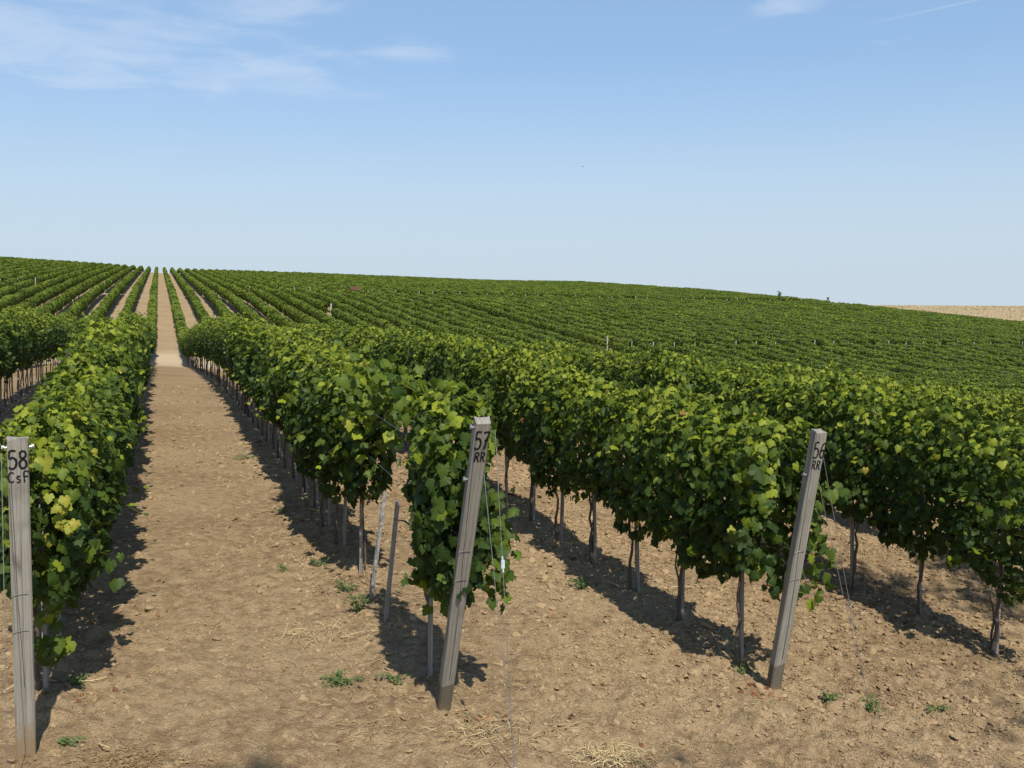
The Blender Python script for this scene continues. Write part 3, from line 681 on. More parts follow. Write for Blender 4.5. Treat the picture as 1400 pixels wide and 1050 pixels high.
def scatter_object(name, groups, mats=(), seed=1):
    """one object of loose points; each group of points carries copies from one collection"""
    P, G, R, SC = [], [], [], []
    for gi, (coll, pts, rots, scl) in enumerate(groups):
        P.append(np.array(pts, float).reshape(-1, 3)); n = len(pts); G.append(np.full(n, gi)); R.append(np.array(rots, float).reshape(-1, 3)); SC.append(np.array(scl, float).reshape(-1, 3))
    P = np.concatenate(P); me = bpy.data.meshes.new(name); me.vertices.add(len(P)); me.vertices.foreach_set('co', P.astype(np.float32).ravel())
    a = me.attributes.new('grp', 'INT', 'POINT'); a.data.foreach_set('value', np.concatenate(G).astype(np.int32))
    a = me.attributes.new('rot', 'FLOAT_VECTOR', 'POINT'); a.data.foreach_set('vector', np.concatenate(R).astype(np.float32).ravel())
    a = me.attributes.new('scl', 'FLOAT_VECTOR', 'POINT'); a.data.foreach_set('vector', np.concatenate(SC).astype(np.float32).ravel())
    for m in mats: me.materials.append(m)
    o = bpy.data.objects.new(name, me); COL.objects.link(o)
    ng = bpy.data.node_groups.new(name + '_nodes', 'GeometryNodeTree')
    ng.interface.new_socket('Geometry', in_out='INPUT', socket_type='NodeSocketGeometry'); ng.interface.new_socket('Geometry', in_out='OUTPUT', socket_type='NodeSocketGeometry')
    gi_ = ng.nodes.new('NodeGroupInput'); go = ng.nodes.new('NodeGroupOutput'); jn = ng.nodes.new('GeometryNodeJoinGeometry')
    def named(nm, ty):
        q = ng.nodes.new('GeometryNodeInputNamedAttribute'); q.data_type = ty; q.inputs['Name'].default_value = nm; return q.outputs['Attribute']
    for gi, (coll, pts, *_r) in enumerate(groups):
        ci = ng.nodes.new('GeometryNodeCollectionInfo'); ci.inputs['Collection'].default_value = coll
        ci.inputs['Separate Children'].default_value = True; ci.inputs['Reset Children'].default_value = True
        cp = ng.nodes.new('FunctionNodeCompare'); cp.data_type = 'INT'; cp.operation = 'EQUAL'; ng.links.new(named('grp', 'INT'), cp.inputs[2]); cp.inputs[3].default_value = gi
        ip = ng.nodes.new('GeometryNodeInstanceOnPoints'); ng.links.new(gi_.outputs[0], ip.inputs['Points']); ng.links.new(cp.outputs[0], ip.inputs['Selection'])
        ng.links.new(ci.outputs[0], ip.inputs['Instance']); ip.inputs['Pick Instance'].default_value = True
        rv = ng.nodes.new('FunctionNodeRandomValue'); rv.data_type = 'INT'; rv.inputs['Min'].default_value = 0; rv.inputs['Max'].default_value = len(coll.objects) - 1; rv.inputs['Seed'].default_value = seed + gi
        ng.links.new(rv.outputs[2], ip.inputs['Instance Index'])
        e2r = ng.nodes.new('FunctionNodeEulerToRotation'); ng.links.new(named('rot', 'FLOAT_VECTOR'), e2r.inputs[0]); ng.links.new(e2r.outputs[0], ip.inputs['Rotation'])
        ng.links.new(named('scl', 'FLOAT_VECTOR'), ip.inputs['Scale']); ng.links.new(ip.outputs[0], jn.inputs[0])
    ng.links.new(jn.outputs[0], go.inputs[0])
    md = o.modifiers.new('scatter', 'NODES'); md.node_group = ng; return o
def place(lst, ln):
    P, R, SCL = [], [], []
    for x, t in lst:
        a = (float(gh(x, t + ln / 2)) - float(gh(x, t - ln / 2))) / ln; fl = vine_rng.random() < .5
        zz = (float(gh(x, t + ln / 2)) + float(gh(x, t - ln / 2))) / 2
        P.append((x + vine_rng.normal(0, .04), t, zz)); sc = vine_rng.uniform(.94, 1.07)
        R.append((math.atan(a) * (-1 if fl else 1), 0, math.pi if fl else 0)); SCL.append((vine_rng.uniform(.88, 1.15), 1.02, sc))
    return P, R, SCL
rows_mass = scatter_object('vineyard_rows', [(C1, *place([(v[2], v[3]) for v in rest], 1.0)), (C2, *place(far2, 2.0)), (C3, *place(far3, 4.0))], (M_leaf_far,), 3)
tag(rows_mass, 'long parallel green vineyard rows running over the hill to the skyline', 'vineyard rows', kind='stuff')

# ------------------------------------------------------------------ numbered end posts
STROKES = {
 '5': [[(.85, 1), (.2, 1), (.15, .58), (.5, .64), (.85, .5), (.92, .28), (.7, .05), (.35, 0), (.05, .1)]],
 '8': [[(.5, 1), (.2, .9), (.2, .66), (.5, .55), (.85, .38), (.85, .12), (.5, 0), (.15, .12), (.15, .38), (.5, .55), (.8, .7), (.8, .9), (.5, 1)]],
 '7': [[(.08, .97), (.9, 1), (.62, .6), (.42, 0)], [(.3, .5), (.85, .55)]],
 '6': [[(.82, .98), (.45, .85), (.18, .5), (.15, .2), (.45, 0), (.8, .12), (.85, .38), (.55, .52), (.2, .38)]],
 'R': [[(.12, 0), (.18, 1)], [(.18, 1), (.62, .98), (.8, .8), (.6, .58), (.16, .52)], [(.4, .54), (.88, 0)]],
 'C': [[(.88, .84), (.55, 1), (.2, .8), (.1, .45), (.25, .1), (.6, 0), (.9, .12)]],
 's': [[(.8, .62), (.45, .7), (.2, .55), (.4, .38), (.75, .25), (.6, .02), (.15, .05)]],
 'F': [[(.2, 0), (.15, 1), (.9, 1)], [(.17, .55), (.75, .57)]],
}
def smooth_line(pts, n=5):
    P = [Vector((a, b)) for a, b in pts]; out = []
    for i in range(len(P) - 1):
        p0, p1, p2, p3 = P[max(i - 1, 0)], P[i], P[i + 1], P[min(i + 2, len(P) - 1)]
        for q in range(n):
            u = q / n; out.append(.5 * ((2 * p1) + (p2 - p0) * u + (2 * p0 - 5 * p1 + 4 * p2 - p3) * u * u + (3 * p1 - p0 - 3 * p2 + p3) * u ** 3))
    out.append(P[-1]); return out
def lettering(lines, front, wobble=.0):
    """brush strokes a hair proud of the post's front face (the face at y = front)"""
    mb = MB(); random.seed(9)
    for txt, x0, z0, cw, chh, th in lines:
        for i, chx in enumerate(txt):
            for st in STROKES[chx]:
                L = smooth_line(st, 5 if len(st) > 2 else 3); V, F = [], []
                for k, p in enumerate(L):
                    d = (L[min(k + 1, len(L) - 1)] - L[max(k - 1, 0)]); d = Vector((d.x * cw, d.y * chh)); d.normalize(); nrm = Vector((-d.y, d.x))
                    c = Vector((x0 + (i * 1.16 + p.x) * cw, z0 + p.y * chh)); tw = th * random.uniform(.8, 1.15) / 2
                    for sg in (-1, 1): V += [(c.x + nrm.x * tw * sg, front - .0022, c.y + nrm.y * tw * sg), (c.x + nrm.x * tw * sg, front - .0004, c.y + nrm.y * tw * sg)]
                for k in range(len(L) - 1):
                    a = k * 4; b = a + 4; F += [(a, a + 2, b + 2, b), (a + 1, b + 1, b + 3, a + 3), (a, b, b + 1, a + 1), (a + 2, a + 3, b + 3, b + 2)]
                mb.add(V, F)
    me = mb.mesh('lettering'); me.materials.append(M_paint); return me
def post_mesh(wx, wy, h, seed):
    random.seed(seed); V, F = [], []; c = .009; n = 14
    ring = [(-wx / 2 + c, -wy / 2), (wx / 2 - c, -wy / 2), (wx / 2, -wy / 2 + c), (wx / 2, wy / 2 - c), (wx / 2 - c, wy / 2), (-wx / 2 + c, wy / 2), (-wx / 2, wy / 2 - c), (-wx / 2, -wy / 2 + c)]
    for k in range(n + 1):
        z = -.25 + (h + .25) * k / n
        for (x, y) in ring: V.append((x + (random.uniform(-.0015, .0015) if y > 0 else 0), y + (random.uniform(-.0015, .0015) if y > 0 else 0), z + (random.uniform(-.013, .008) if k == n else 0)))
    V.append((0, 0, h + .002)); top = len(V) - 1
    for k in range(n):
        for q in range(8): F.append((k * 8 + q, k * 8 + (q + 1) % 8, (k + 1) * 8 + (q + 1) % 8, (k + 1) * 8 + q))
    for q in range(8): F.append((n * 8 + q, n * 8 + (q + 1) % 8, top))
    F.append(tuple(range(8))[::-1])
    mb = MB(); mb.add(V, F); return mb.mesh('post_body')
def bolt(mb, p, r=.011, n=6):
    mb.tube([Vector(p) + Vector((-.018, 0, 0)), Vector(p) + Vector((.006, 0, 0))], r, n)
    mb.tube([Vector(p) + Vector((-.03, 0, 0)), Vector(p) + Vector((-.018, 0, 0))], r * 1.7, n)
    mb.tube([Vector(p) + Vector((-.022, -.02, .012)), Vector(p) + Vector((-.03, .02, -.01))], .0035, 4)
def end_post(base, top, wx, wy, yaw, mat, lines, label, seed, bolts):
    b, tp = Vector(base), Vector(top); d = tp - b; h = d.length
    root = empty('end_post', b); zax = d.normalized(); yref = Vector((-math.sin(yaw), math.cos(yaw), 0)); xax = yref.cross(zax).normalized(); yax = zax.cross(xax)
    root.rotation_euler = Matrix((xax, yax, zax)).transposed().to_euler()
    tag(root, label, 'post')
    link('body', post_mesh(wx, wy, h, seed), mat, root)
    l = link('painted_mark', lettering([(t_, x0, h + z0, cw, chh, th) for t_, x0, z0, cw, chh, th in lines], -wy / 2), None, root)
    for sx, hz in bolts:
        mb = MB()
        p = (sx * wx / 2, -.01, h + hz)
        mb.tube([(p[0] - sx * .012, p[1], p[2]), (p[0] + sx * .016, p[1], p[2])], .008, 6); mb.tube([(p[0] + sx * .016, p[1], p[2]), (p[0] + sx * .028, p[1], p[2])], .016, 6)
        mb.tube([(p[0] + sx * .022, p[1] - .03, p[2] + .012), (p[0] + sx * .022, p[1] + .03, p[2] - .01)], .004, 4)
        link('bolt', mb.mesh('bolt'), M_wire, root)
    # thin wire running down the face of the post, with its staples
    mb = MB(); f = -wy / 2 - .003; xo = -wx * .30
    mb.tube([(xo - .01, f, h - .08), (xo, f, h - .5), (xo + .012, f, h - 1.0), (xo + .03, f, h - 1.35), (xo + .035, f - .002, .35)], .0016, 4)
    for zz in (h - .95, h - 1.18): mb.tube([(-wx / 2 - .002, f + .02, zz - .01), (-wx / 2 - .003, f - .001, zz), (0, f - .002, zz + .012), (wx * .3, f - .002, zz + .008)], .0018, 4)
    link('wire_tie', mb.mesh('wire_tie'), M_clipdark, root)
    return root
M_clipdark = simple('dark_wire', (.12, .12, .12), .5, .6)
Zc = CAMZ
def gb(x, t): return gz(x, t) - .01
p57 = end_post((1.815, 6.63, Zc - 2.84), (1.815, 5.68, Zc - .65), .094, .082, -.08, M_post, [('57', -.040, -.185, .040, .118, .012), ('RR', -.030, -.275, .031, .066, .009)],
         'tall leaning grey wooden end post painted 57 RR beside a low leafy vine', 1, [(-1, -.05), (-1, -.42)])
p56 = end_post((4.46, 6.51, Zc - 3.01), (4.46, 5.99, Zc - .86), .092, .086, -.12, M_post, [('56', -.040, -.195, .040, .118, .011), ('RR', -.036, -.285, .031, .066, .009)],
         'leaning grey wooden end post painted 56 RR, the rightmost numbered post', 2, [(-1, -.34)])
p58 = end_post((-.84, 6.57, Zc - 2.6), (-.80, 6.38, Zc - .735), .112, .085, .12, M_post58, [('58', -.052, -.175, .046, .105, .013), ('C', -.056, -.255, .034, .06, .009), ('s', -.014, -.258, .028, .055, .009), ('F', .024, -.258, .034, .062, .009)],
         'upright grey wooden end post painted 58 CsF at the left edge', 4, [(-1, -.055), (1, -.055)])

# anchor wires: from the post head to an eye in the ground in front of the row
def anchor_wire(tops, anchor, label, knot=None, clip=None):
    mbs = [MB() for _ in tops]; a = Vector(anchor)
    root = empty('anchor_wire', a); tag(root, label, 'wire')
    for i, tp in enumerate(tops):
        t_ = Vector(tp) - a; m = t_ * .5 + Vector((0, 0, -.015))
        mbs[i].tube([t_, m, Vector((0.006 * (i * 2 - 1), 0, .05))], .0022, 5); link('strand', mbs[i].mesh('strand'), M_wire, root)
    if clip:
        mb = MB(); t0 = Vector(tops[0]) - a; c = t0 * clip; dd = t0.normalized(); mb.box(c, (.022, .012, .05)); mb.tube([c - dd * .05, c + dd * .05], .006, 6); link('tensioner', mb.mesh('tensioner'), M_clip, root)
    if knot:
        mb = MB(); t0 = Vector(tops[0]) - a; t1 = Vector(tops[-1]) - a; mb.tube([t0 * knot, t1 * (knot - .07)], .0022, 5); c = t0 * knot
        mb.tube([c + Vector((0, 0, -.02)), c + Vector((.012, 0, 0)), c + Vector((0, 0, .02))], .005, 5); link('twisted_joint', mb.mesh('joint'), M_wire, root)
    mb = MB(); mb.tube([(-.012, 0, .0), (-.014, 0, .05), (0, 0, .075), (.014, 0, .05), (.012, 0, -.0)], .0045, 6); mb.tube([(0, 0, -.2), (0, 0, .01)], .008, 6)
    link('anchor_eye', mb.mesh('eye'), M_clip, root); return root
anchor_wire([(1.90, 5.70, Zc - .72), (1.86, 5.80, Zc - 1.0)], (2.005, 5.63, gb(2.005, 5.63)), 'pair of taut wires from post 57 down to a ground eye', clip=.62)
anchor_wire([(4.53, 6.05, Zc - 1.0), (4.50, 6.10, Zc - 1.1)], (5.02, 6.05, gb(5.02, 6.05)), 'thin anchor wires knotted together in front of post 56', knot=.42)
anchor_wire([(-.86, 6.18, Zc - .80)], (-.86, 5.95, gb(-.86, 5.95)), 'thin wire from post 58 down to a metal eye, bottom left')
# trellis wires along the rows
def trellis(j, x, t0, t1, h, lab, z0=None):
    mb = MB(); ts = np.concatenate([[t0], np.arange(math.ceil(t0) + 1, t1, 3.0)])
    pts = [(x, t, float(gh(x, t)) + h - (0 if i else .02)) for i, t in enumerate(ts)]
    if z0 is not None: pts[0] = z0
    mb.tube(pts, .0018, 4); o = link('trellis_wire', mb.mesh('trellis_wire'), M_wire); tag(o, lab, 'wire', 'trellis wires along the rows')
trellis(1, 1.80, 6.0, 42, .95, 'lowest wire strung along the row from post 57', (1.80, 6.27, Zc - 1.95))
trellis(1, 1.83, 6.0, 42, 1.35, 'middle wire strung along the row from post 57', (1.78, 6.05, Zc - 1.45))
trellis(1, 1.81, 6.0, 42, 1.80, 'upper wire strung along the row from post 57', (1.78, 5.85, Zc - 1.0))
trellis(2, 4.46, 6.2, 30, .95, 'lowest wire strung along the row from post 56', (4.42, 6.3, Zc - 2.05))
trellis(0, -.84, 6.4, 42, .95, 'lowest wire strung along the row from post 58', (-.84, 6.42, Zc - 1.6))

# grapes on the end vine by post 57 and by post 56
def grapes(parent, off, n, seed, L=.14):
    import bmesh
    rng = np.random.default_rng(seed); bm = bmesh.new()
    for i in range(n):
        q = rng.random(); r = (1 - q * .75) * .034; a = rng.uniform(0, 6.28)
        m = Matrix.Translation((r * math.cos(a), r * math.sin(a), -q * L)) @ Matrix.Scale(rng.uniform(.008, .0105), 4)
        bmesh.ops.create_icosphere(bm, subdivisions=2, radius=1, matrix=m)
    me = bpy.data.meshes.new('grape_bunch'); bm.to_mesh(me); bm.free()
    for p in me.polygons: p.use_smooth = True
    o = link('grape_bunch', me, M_grape, parent); o.location = off
vr = {}
for o in bpy.data.objects:
    if o.name.startswith('grapevine') and o.type == 'EMPTY': vr[(round(o.location.x, 0), round(o.location.y, 1))] = o
grapes(fol57, (.17, -.78, 1.13), 90, 1, .17); grapes(fol57, (-.08, -.72, 1.22), 50, 2, .12)

# ------------------------------------------------------------------ the tall tree behind the lens whose branch tips shade a few spots
def back_tree():
    rng = np.random.default_rng(31); bx, bt = 4.2, -9.5; z0 = float(gh(bx, bt)); r = empty('tree', (bx, bt, z0)); tag(r, 'tall tree behind the viewer, known by the soft shade it throws on the soil', 'tree')
    back = -np.array(ldir); P = []
    # branch tips: (shaded ground point, distance back towards the sun, spread, leaves)
    for (gx_, gt_, dist, sp, k) in [(.37, 5.76, 19, .16, 260), (7.7, 9.2, 13, .42, 260), (8.6, 8.4, 13, .5, 260), (9.4, 9.6, 13, .5, 260), (6.6, 4.6, 14, .9, 500), (3.6, 3.2, 15, 1.2, 800), (1.6, 3.8, 17, .8, 500), (9.2, 4.2, 13, 1.2, 600)]:
        c = np.array([gx_, gt_, float(gh(gx_, gt_))]) + back * dist - np.array([bx, bt, z0]); P.append((c, sp, k))
    pos = np.concatenate([c + rng.normal(0, 1, (k, 3)) * sp * .6 for c, sp, k in P] + [np.array([0, -1.5, 10.5]) + rng.normal(0, 1, (2600, 3)) * np.array([2.2, 1.8, 1.8])])
    V, F, T_ = leaves_geo(pos, rng.normal(0, 1, (len(pos), 3)), rng.uniform(.08, .14, len(pos)), rng.uniform(.1, .6, len(pos)), QT, QF, rng)
    me = mk_mesh('tree_crown', V, F, 4, T_); me.materials.append(M_leaf_far); link('crown', me, None, r)
    mb = MB(); mb.tube([(0, 0, -.3), (.1, 0, 3), (0, -.2, 6.5), (.1, -.8, 10), (0, -1.4, 12.5)], [.32, .26, .2, .12, .04], 10)
    for c, sp, k in P: mb.tube([(0, -.2, 6.2), tuple(c * .5 + np.array([0, -.4, 4.4])), tuple(c)], [.10, .05, .012], 6)
    link('trunk', mb.mesh('tree_trunk', True), M_bark, r)
back_tree()

# ------------------------------------------------------------------ soil clods, twigs, fallen leaves
def rock(seed, flat=.65):
    import bmesh
    rng = np.random.default_rng(seed); bm = bmesh.new(); bmesh.ops.create_icosphere(bm, subdivisions=2, radius=.5)
    pl = [(norm(rng.normal(0, 1, 3)), rng.uniform(.28, .42)) for _ in range(9)]
    for v in bm.verts:
        c = np.array(v.co)
        for nn, d in pl:
            s = c @ nn
            if s > d: c = c - nn * (s - d)
        c = c * (1 + rng.normal(0, .035)); c[2] *= flat; v.co = c
    me = bpy.data.meshes.new('clod'); bm.to_mesh(me); bm.free(); me.materials.append(M_clod); return me
CR = hidden_collection('clod_shapes', [rock(600 + i) for i in range(8)])
n = 200000; cr_ = np.random.default_rng(42)
r = 4.8 * np.exp(cr_.uniform(0, 1, n) ** 1.0 * math.log(34 / 4.8)); az = np.radians(cr_.uniform(-10, 50, n))
X = r * np.sin(az); T = r * np.cos(az)
dens = .16 + .8 * np.clip(fbm(X, T, .7, 3, 60) * 2.2 - .6, 0, 1) + .25 * np.clip((X - 2) / 3, 0, 1)
dens *= np.where((np.abs(X - .45) < .8) & (T > 5), .45, 1) * np.clip(.62 + (X - 1.5) / 6, .66, 1.15)
keep = cr_.random(n) < dens; X, T, r = X[keep], T[keep], r[keep]; n = len(X)
sz = np.minimum(np.exp(cr_.normal(math.log(.0145), .60, n)), .085) * np.clip(r / 9, .75, 2.0)
Zg = gh(X, T) + detail(X, T) + sz * .08
clods = scatter_object('soil_clods', [(CR, np.stack([X, T, Zg], -1), np.stack([cr_.uniform(-.5, .5, n), cr_.uniform(-.5, .5, n), cr_.uniform(0, 6.28, n)], -1),
        np.stack([sz * cr_.uniform(.8, 1.5, n), sz * cr_.uniform(.8, 1.4, n), sz * cr_.uniform(.6, 1.1, n)], -1))], (M_clod,), 8)
tag(clods, 'crumbly brown lumps of dry soil strewn over the bare ground', 'soil', kind='stuff')

def strands(n, cx, ct, sx, st, L, wid, rng, lift=.02, up=.15, tone=(.3, .9), clump=None):
    """flat bent strips: straw, twigs, grass blades"""
    V, F, T_, b = [], [], [], 0
    for i in range(n):
        x, t = cx + rng.normal(0, sx), ct + rng.normal(0, st); a = rng.uniform(0, 6.28); l = L * rng.uniform(.5, 1.5); w_ = wid * rng.uniform(.6, 1.3)
        z0 = gz(x, t) + rng.uniform(0, lift); m = 5; bend = rng.normal(0, .9); tn = rng.uniform(*tone); e = rng.uniform(-.2, 1) * up
        px, py = x, t
        for k in range(m + 1):
            f = k / m; aa = a + bend * f; px += math.cos(aa) * l / m; py += math.sin(aa) * l / m; z = z0 + e * l * math.sin(f * 2.6) + .003
            nx, ny = -math.sin(aa) * w_ / 2, math.cos(aa) * w_ / 2
            V += [(px + nx, py + ny, z), (px - nx, py - ny, z + w_ * .3), (px, py, z + w_ * .5)]
            if k < m: q = b + 3 * k; F += [(q, q + 2, q + 5, q + 3), (q + 2, q + 1, q + 4, q + 5), (q + 1, q, q + 3, q + 4)]
        T_ += [tn] * (3 * (m + 1)); b += 3 * (m + 1)
    return V, F, T_
def strand_mesh(name, calls, mat):
    mb = MB()
    for c in calls:
        V, F, T_ = strands(**c); k = mb.n; mb.v += V; mb.f += [tuple(i + k for i in f) for f in F]; mb.t += T_; mb.n += len(V)
    me = mb.mesh(name); me.materials.append(mat); return me
r5 = np.random.default_rng(51)
calls = []
for _ in range(150):
    z = r5.uniform(5.6, 16); xx = r5.uniform(-.7, .62) * z * .5 + z * .28; calls.append(dict(n=3, cx=xx, ct=z, sx=.3, st=.3, L=.09, wid=.004, rng=r5))
for _ in range(22):
    z = r5.uniform(5.6, 10); xx = r5.uniform(-.1, .75) * z; calls.append(dict(n=1, cx=xx, ct=z, sx=.1, st=.1, L=.26, wid=.008, rng=r5, tone=(.6, 1)))
for (cx, ct, k) in [(2.0, 6.35, 90), (1.55, 6.7, 60), (4.75, 6.3, 50), (.9, 7.6, 30), (2.6, 6.2, 50), (1.3, 6.3, 40), (2.3, 7.1, 40)]:
    calls.append(dict(n=int(k * .8), cx=cx, ct=ct, sx=.22, st=.22, L=.07, wid=.004, rng=r5))
tw = link('dry_twigs', strand_mesh('dry_twigs', calls, M_straw)); tag(tw, 'pale straw bits and thin dry twigs scattered on the soil', 'twigs', kind='stuff')
# fallen leaves
mbP, mbN = [], []
for (cx, ct, n_, s_) in [(4.25, 6.45, 26, .14), (1.95, 6.45, 9, .12), (2.15, 6.35, 7, .1), (1.75, 9.7, 14, .12), (7.1, 7.5, 20, .5), (7.5, 8.6, 30, .7), (4.5, 9, 18, 1.2), (1.8, 12, 16, 1.5), (1.0, 7.0, 6, .9), (-.8, 7.4, 22, .35), (3.2, 6.6, 14, .6), (8, 7.2, 30, .5), (.5, 10, 16, 1.5)]:
    for _ in range(n_):
        x, t = cx + r5.normal(0, s_), ct + r5.normal(0, s_ * .7); mbP.append((x, t, gz(x, t) + .012)); mbN.append((r5.normal(0, .5), r5.normal(0, .5), 1))
V, F, T_ = leaves_geo(np.array(mbP), np.array(mbN), r5.uniform(.022, .05, len(mbP)), r5.uniform(0, 1, len(mbP)), LT1, LF1, r5)
me = mk_mesh('fallen_leaves', V, F, 3, T_); me.materials.append(M_dryleaf); tag(link('fallen_leaves', me), 'curled red and brown leaves lying below the vines', 'leaves', kind='stuff')

# ------------------------------------------------------------------ weeds and dry heaps, one by one
def weed(name, x, t, rad_, h, nb, label, seed, mat, leafy=True, tone=(.2, .8)):
    rng = np.random.default_rng(seed); P, NR, SZ = [], [], []; mb = MB()
    for i in range(nb):
        a = rng.uniform(0, 6.28); l = rad_ * rng.uniform(.4, 1.1); hh = h * rng.uniform(.5, 1.2); m = 6; pts = []
        for k in range(m + 1):
            f = k / m; pts.append((math.cos(a) * l * f + rng.normal(0, .006), math.sin(a) * l * f + rng.normal(0, .006), hh * math.sin(f * 2.2) / .95 * (1 if f < .9 else .9)))
            if leafy and k:
                for _ in range(2): P.append((pts[-1][0] + rng.normal(0, .012), pts[-1][1] + rng.normal(0, .012), pts[-1][2] + rng.normal(0, .008))); NR.append((rng.normal(0, .5), rng.normal(0, .5) - .3, 1)); SZ.append(rng.uniform(.010, .024))
        mb.tube(pts, [.0022] * m + [.001], 4, .4)
    V = np.array(mb.v); F = np.concatenate([np.array(f) for f in mb.f]); per = np.array([len(f) for f in mb.f]); T_ = np.array(mb.t)
    if P:
        v, f, tt = leaves_geo(np.array(P), np.array(NR), np.array(SZ), rng.uniform(*tone, len(P)), LT1, LF1, rng)
        F = np.concatenate([F, f + len(V)]); V = np.concatenate([V, v]); per = np.concatenate([per, np.full(len(f) // 3, 3)]); T_ = np.concatenate([T_, tt])
    me = mk_mesh(name, V, F, per, T_); me.materials.append(mat); o = link(name, me); o.location = (x, t, gz(x, t) - .01); tag(o, label, 'weed', 'weeds on the bare soil'); return o
WEEDS = [
 (1.20, 7.25, .20, .07, 26, 'low spreading green weed left of the numbered 57 post', True),
 (1.58, 7.15, .14, .06, 14, 'small blue green weed at the foot of the first 57 vine', True),
 (1.62, 8.75, .16, .22, 22, 'leafy weed climbing round the base of the dark bare stake', True),
 (1.62, 9.35, .18, .16, 20, 'bushy weed beside the white flecked stake', True),
 (1.50, 10.3, .16, .10, 14, 'weed at the shade edge behind the bare stakes', True),
 (1.12, 10.2, .10, .05, 10, 'tiny green weed alone on the path, left of the shade', True),
 (1.40, 12.8, .16, .08, 12, 'weed beside the path halfway along the shaded trunks', True),
 (1.35, 17.0, .30, .10, 20, 'flat patch of weeds where row 57 curves away', True),
 (4.02, 9.25, .16, .14, 22, 'bright green weed at the shade edge of row 56', True),
 (4.42, 6.88, .12, .10, 14, 'upright weed by the first trunk of row 56', True),
 (4.80, 6.25, .13, .07, 12, 'small weed just right of the foot of post 56', True),
 (5.00, 6.02, .11, .14, 16, 'tall weed around the anchor eye of post 56', True),
 (5.55, 5.95, .13, .07, 12, 'grey green weed at the lower right', True),
 (2.35, 9.85, .14, .06, 12, 'small weed on the sunny strip right of post 57', True),
 (-.60, 7.55, .14, .08, 12, 'weed in the sun spot behind post 58', True),
 (-1.05, 6.3, .12, .05, 9, 'tiny weed left of the foot of post 58', True),
 (-.62, 6.6, .10, .06, 8, 'sprig of green just right of the foot of post 58', True),
]
for i, (x, t, rd, h, nb, lab, lf) in enumerate(WEEDS): weed('weed', x, t, rd * .85, h * .8, max(6, int(nb * .65)), lab, 700 + i, M_weed, lf)
def heap(cx, ct, n_, s_, L, tone, label, wid=.004, up=.4, lift=.05, nm='straw_heap'):
    rng = np.random.default_rng(int(abs(cx * 100 + ct * 10))); V, F, T_ = strands(n_, cx, ct, s_, s_ * .7, L, wid, rng, lift, up, tone)
    mb = MB(); mb.v, mb.f, mb.t, mb.n = V, F, T_, len(V); me = mb.mesh(nm); me.materials.append(M_straw); o = link(nm, me); tag(o, label, 'straw')
heap(2.72, 5.72, 260, .10, .085, (.3, 1), 'pale heap of dry grass and straw at the bottom centre', .005)
heap(-.28, 6.28, 520, .16, .05, (0, .45), 'flat brown mat of dead grass on the path by post 58', .004, .2, .02)
heap(1.22, 8.3, 60, .14, .16, (.5, 1), 'thin arc of straw on the path left of the dark bare stake', .004)
heap(2.0, 6.15, 110, .14, .10, (.4, 1), 'scattered straw around the wires below post 57', .004)

# ------------------------------------------------------------------ far posts, shed, shrubs, bird
fpm = MB(); fpm.box((0, 0, 1.0), (.12, .12, 2.4)); FP = fpm.mesh('far_post'); FP.materials.append(M_farpost)
def far_post(x, t, lab, grp, h=1.0, th=1.0, lean=0):
    o = link('row_post', FP); o.location = (x, t, float(gh(x, t))); o.scale = (th, th, h); o.rotation_euler = (lean, vine_rng.normal(0, .03), vine_rng.uniform(-.3, .3))
    tag(o, lab, 'post', grp); return o
for q in range(J_TRACK + 1, 43):
    x = rowx(q) + 1.8
    if q == J_TRACK + 1: far_post(x - .3, 98.6, 'pale tall post at the near corner of the right hand vine block', None, 1.12, 1.0)
    else: far_post(x, 98.7, 'pale post heading a row along the lower edge of the right hand block', 'posts heading the rows of the right block', vine_rng.uniform(.80, .99), vine_rng.uniform(.5, .9))
for q in range(-10, 50):
    x = rowx(q) + (1.8 if q > J_TRACK else 0)
    if x > 138: continue
    left = x < 30
    far_post(x, 182.9, 'small post heading a row where the cross track cuts the left hill' if left else 'small post below the dark strip near the skyline on the right',
             'posts along the upper cross track on the left' if left else 'posts along the upper cross track on the right', vine_rng.uniform(.8, 1.0), .9)
for (x, t) in [(rowx(8), 127)]: far_post(x, t, 'lone pale post in a bare gap within the middle rows', None, 1.1, 1.4)
def shed(x, t):
    r = empty('shed', (x, t, float(gh(x, t)))); tag(r, 'tiny shed with dark red roof on the upper track among vines', 'shed')
    mb = MB(); mb.box((0, 0, 1.0), (1.2, 1.2, 2.0)); link('wall', mb.mesh('shed_wall'), M_tan, r)
    mb = MB(); mb.add([(-.9, -.8, 1.95), (.9, -.8, 1.95), (.9, .8, 1.95), (-.9, .8, 1.95), (-.9, 0, 2.5), (.9, 0, 2.5)], [(0, 1, 5, 4), (2, 3, 4, 5), (0, 4, 3), (1, 2, 5), (0, 3, 2, 1)]); link('roof', mb.mesh('shed_roof'), M_redroof, r)
    mb = MB(); mb.box((.2, -.615, .95), (.6, .04, 1.9)); link('door', mb.mesh('shed_door'), M_redroof, r)
shed(33.6, 181.6)
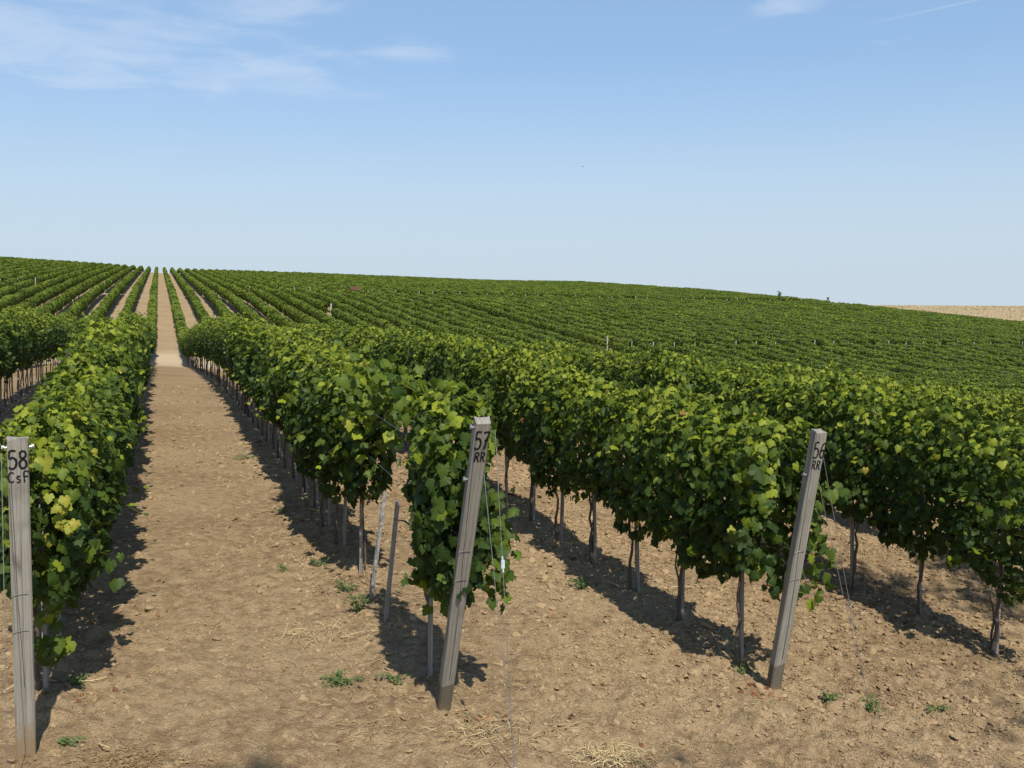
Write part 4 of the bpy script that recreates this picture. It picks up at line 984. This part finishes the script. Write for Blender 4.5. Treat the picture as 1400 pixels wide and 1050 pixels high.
def shrub(x, t, h, w_, label, seed, n_=260, spire=False):
    rng = np.random.default_rng(seed); z0 = float(gh(x, t)); r = empty('shrub', (x, t, z0)); tag(r, label, 'shrub')
    p = rng.normal(0, 1, (n_, 3)); p = norm(p) * (rng.uniform(0, 1, (n_, 1)) ** .5); p = p * np.array([w_ / 2, w_ / 2, h / 2]) + np.array([0, 0, h * .62])
    p[:, 0] += .3 * w_ * np.sin(p[:, 2] * 3)
    if spire: p = np.concatenate([p, np.stack([rng.normal(0, .12, 60), rng.normal(0, .12, 60), rng.uniform(h, h * 1.5, 60)], -1)])
    V, F, T_ = leaves_geo(p, rng.normal(0, 1, (len(p), 3)), rng.uniform(.10, .26, len(p)), rng.uniform(.1, .7, len(p)), QT, QF, rng)
    me = mk_mesh('shrub_crown', V, F, 4, T_); me.materials.append(M_leaf_far); link('crown', me, None, r)
    mb = MB()
    for _ in range(4): mb.tube([(0, 0, -.1), (rng.normal(0, .2), rng.normal(0, .2), h * .5), (rng.normal(0, .35) * w_, rng.normal(0, .3), h * .95)], [.05, .035, .012], 5)
    link('trunk', mb.mesh('shrub_trunk', True), M_bark, r)
shrub(141.5, 188, 1.9, 2.4, 'ragged shrub with a thin spire standing alone on the skyline', 1, spire=True)
shrub(134.0, 196, 3.2, .9, 'slim shrub poking above the vines on the right skyline', 2)
shrub(155.0, 196, 1.2, 2.4, 'low bush at the edge of the stubble field', 3, 160)
shrub(46.1, 96.5, 2.7, .9, 'bright yellow green shoot rising beside the corner post', 4, 120)
# stubble edge tufts: one mass
rng = np.random.default_rng(9); n_ = 5000
px = rng.uniform(142, 460, n_); pt = rng.uniform(184, 380, n_); 
V, F, T_ = leaves_geo(np.stack([px, pt, gh(px, pt) + .15], -1), rng.normal(0, .5, (n_, 3)) + np.array([0, -1, .3]), rng.uniform(.25, .6, n_), rng.uniform(0, .9, n_), QT, QF, rng)
me = mk_mesh('dry_grass', V, F, 4, T_); me.materials.append(M_straw); tag(link('dry_grass', me), 'dry straw coloured grass on the distant slope at right', 'dry grass', kind='stuff')
def bird():
    d = fwd + rgt * (797 - 700) / FPX + upv * (525 - 228) / FPX; d = d / np.linalg.norm(d); P = np.array([0, 0, CAMZ]) + d * 280
    r = empty('bird', tuple(P), (0, 0, .6)); tag(r, 'tiny dark bird gliding in the open blue sky', 'bird')
    mb = MB(); mb.tube([(0, -.24, 0), (0, -.17, .02), (0, -.08, .03), (0, .05, .03), (0, .18, .01), (0, .3, 0)], [.012, .035, .045, .055, .035, .012], 8); 
    link('body', mb.mesh('bird_body', True), M_bird, r)
    for s in (-1, 1):
        mb = MB(); mb.add([(0, -.06, .05), (0, .08, .05), (s * .25, .07, .13), (s * .25, -.09, .13), (s * .52, .06, .06), (s * .45, .0, .075), (0, 0, .07), (s * .25, -.01, .15)],
            [(0, 6, 7, 3), (6, 1, 2, 7), (3, 7, 5), (7, 2, 4, 5)]); link('wing', mb.mesh('wing'), M_bird, r)
bird()
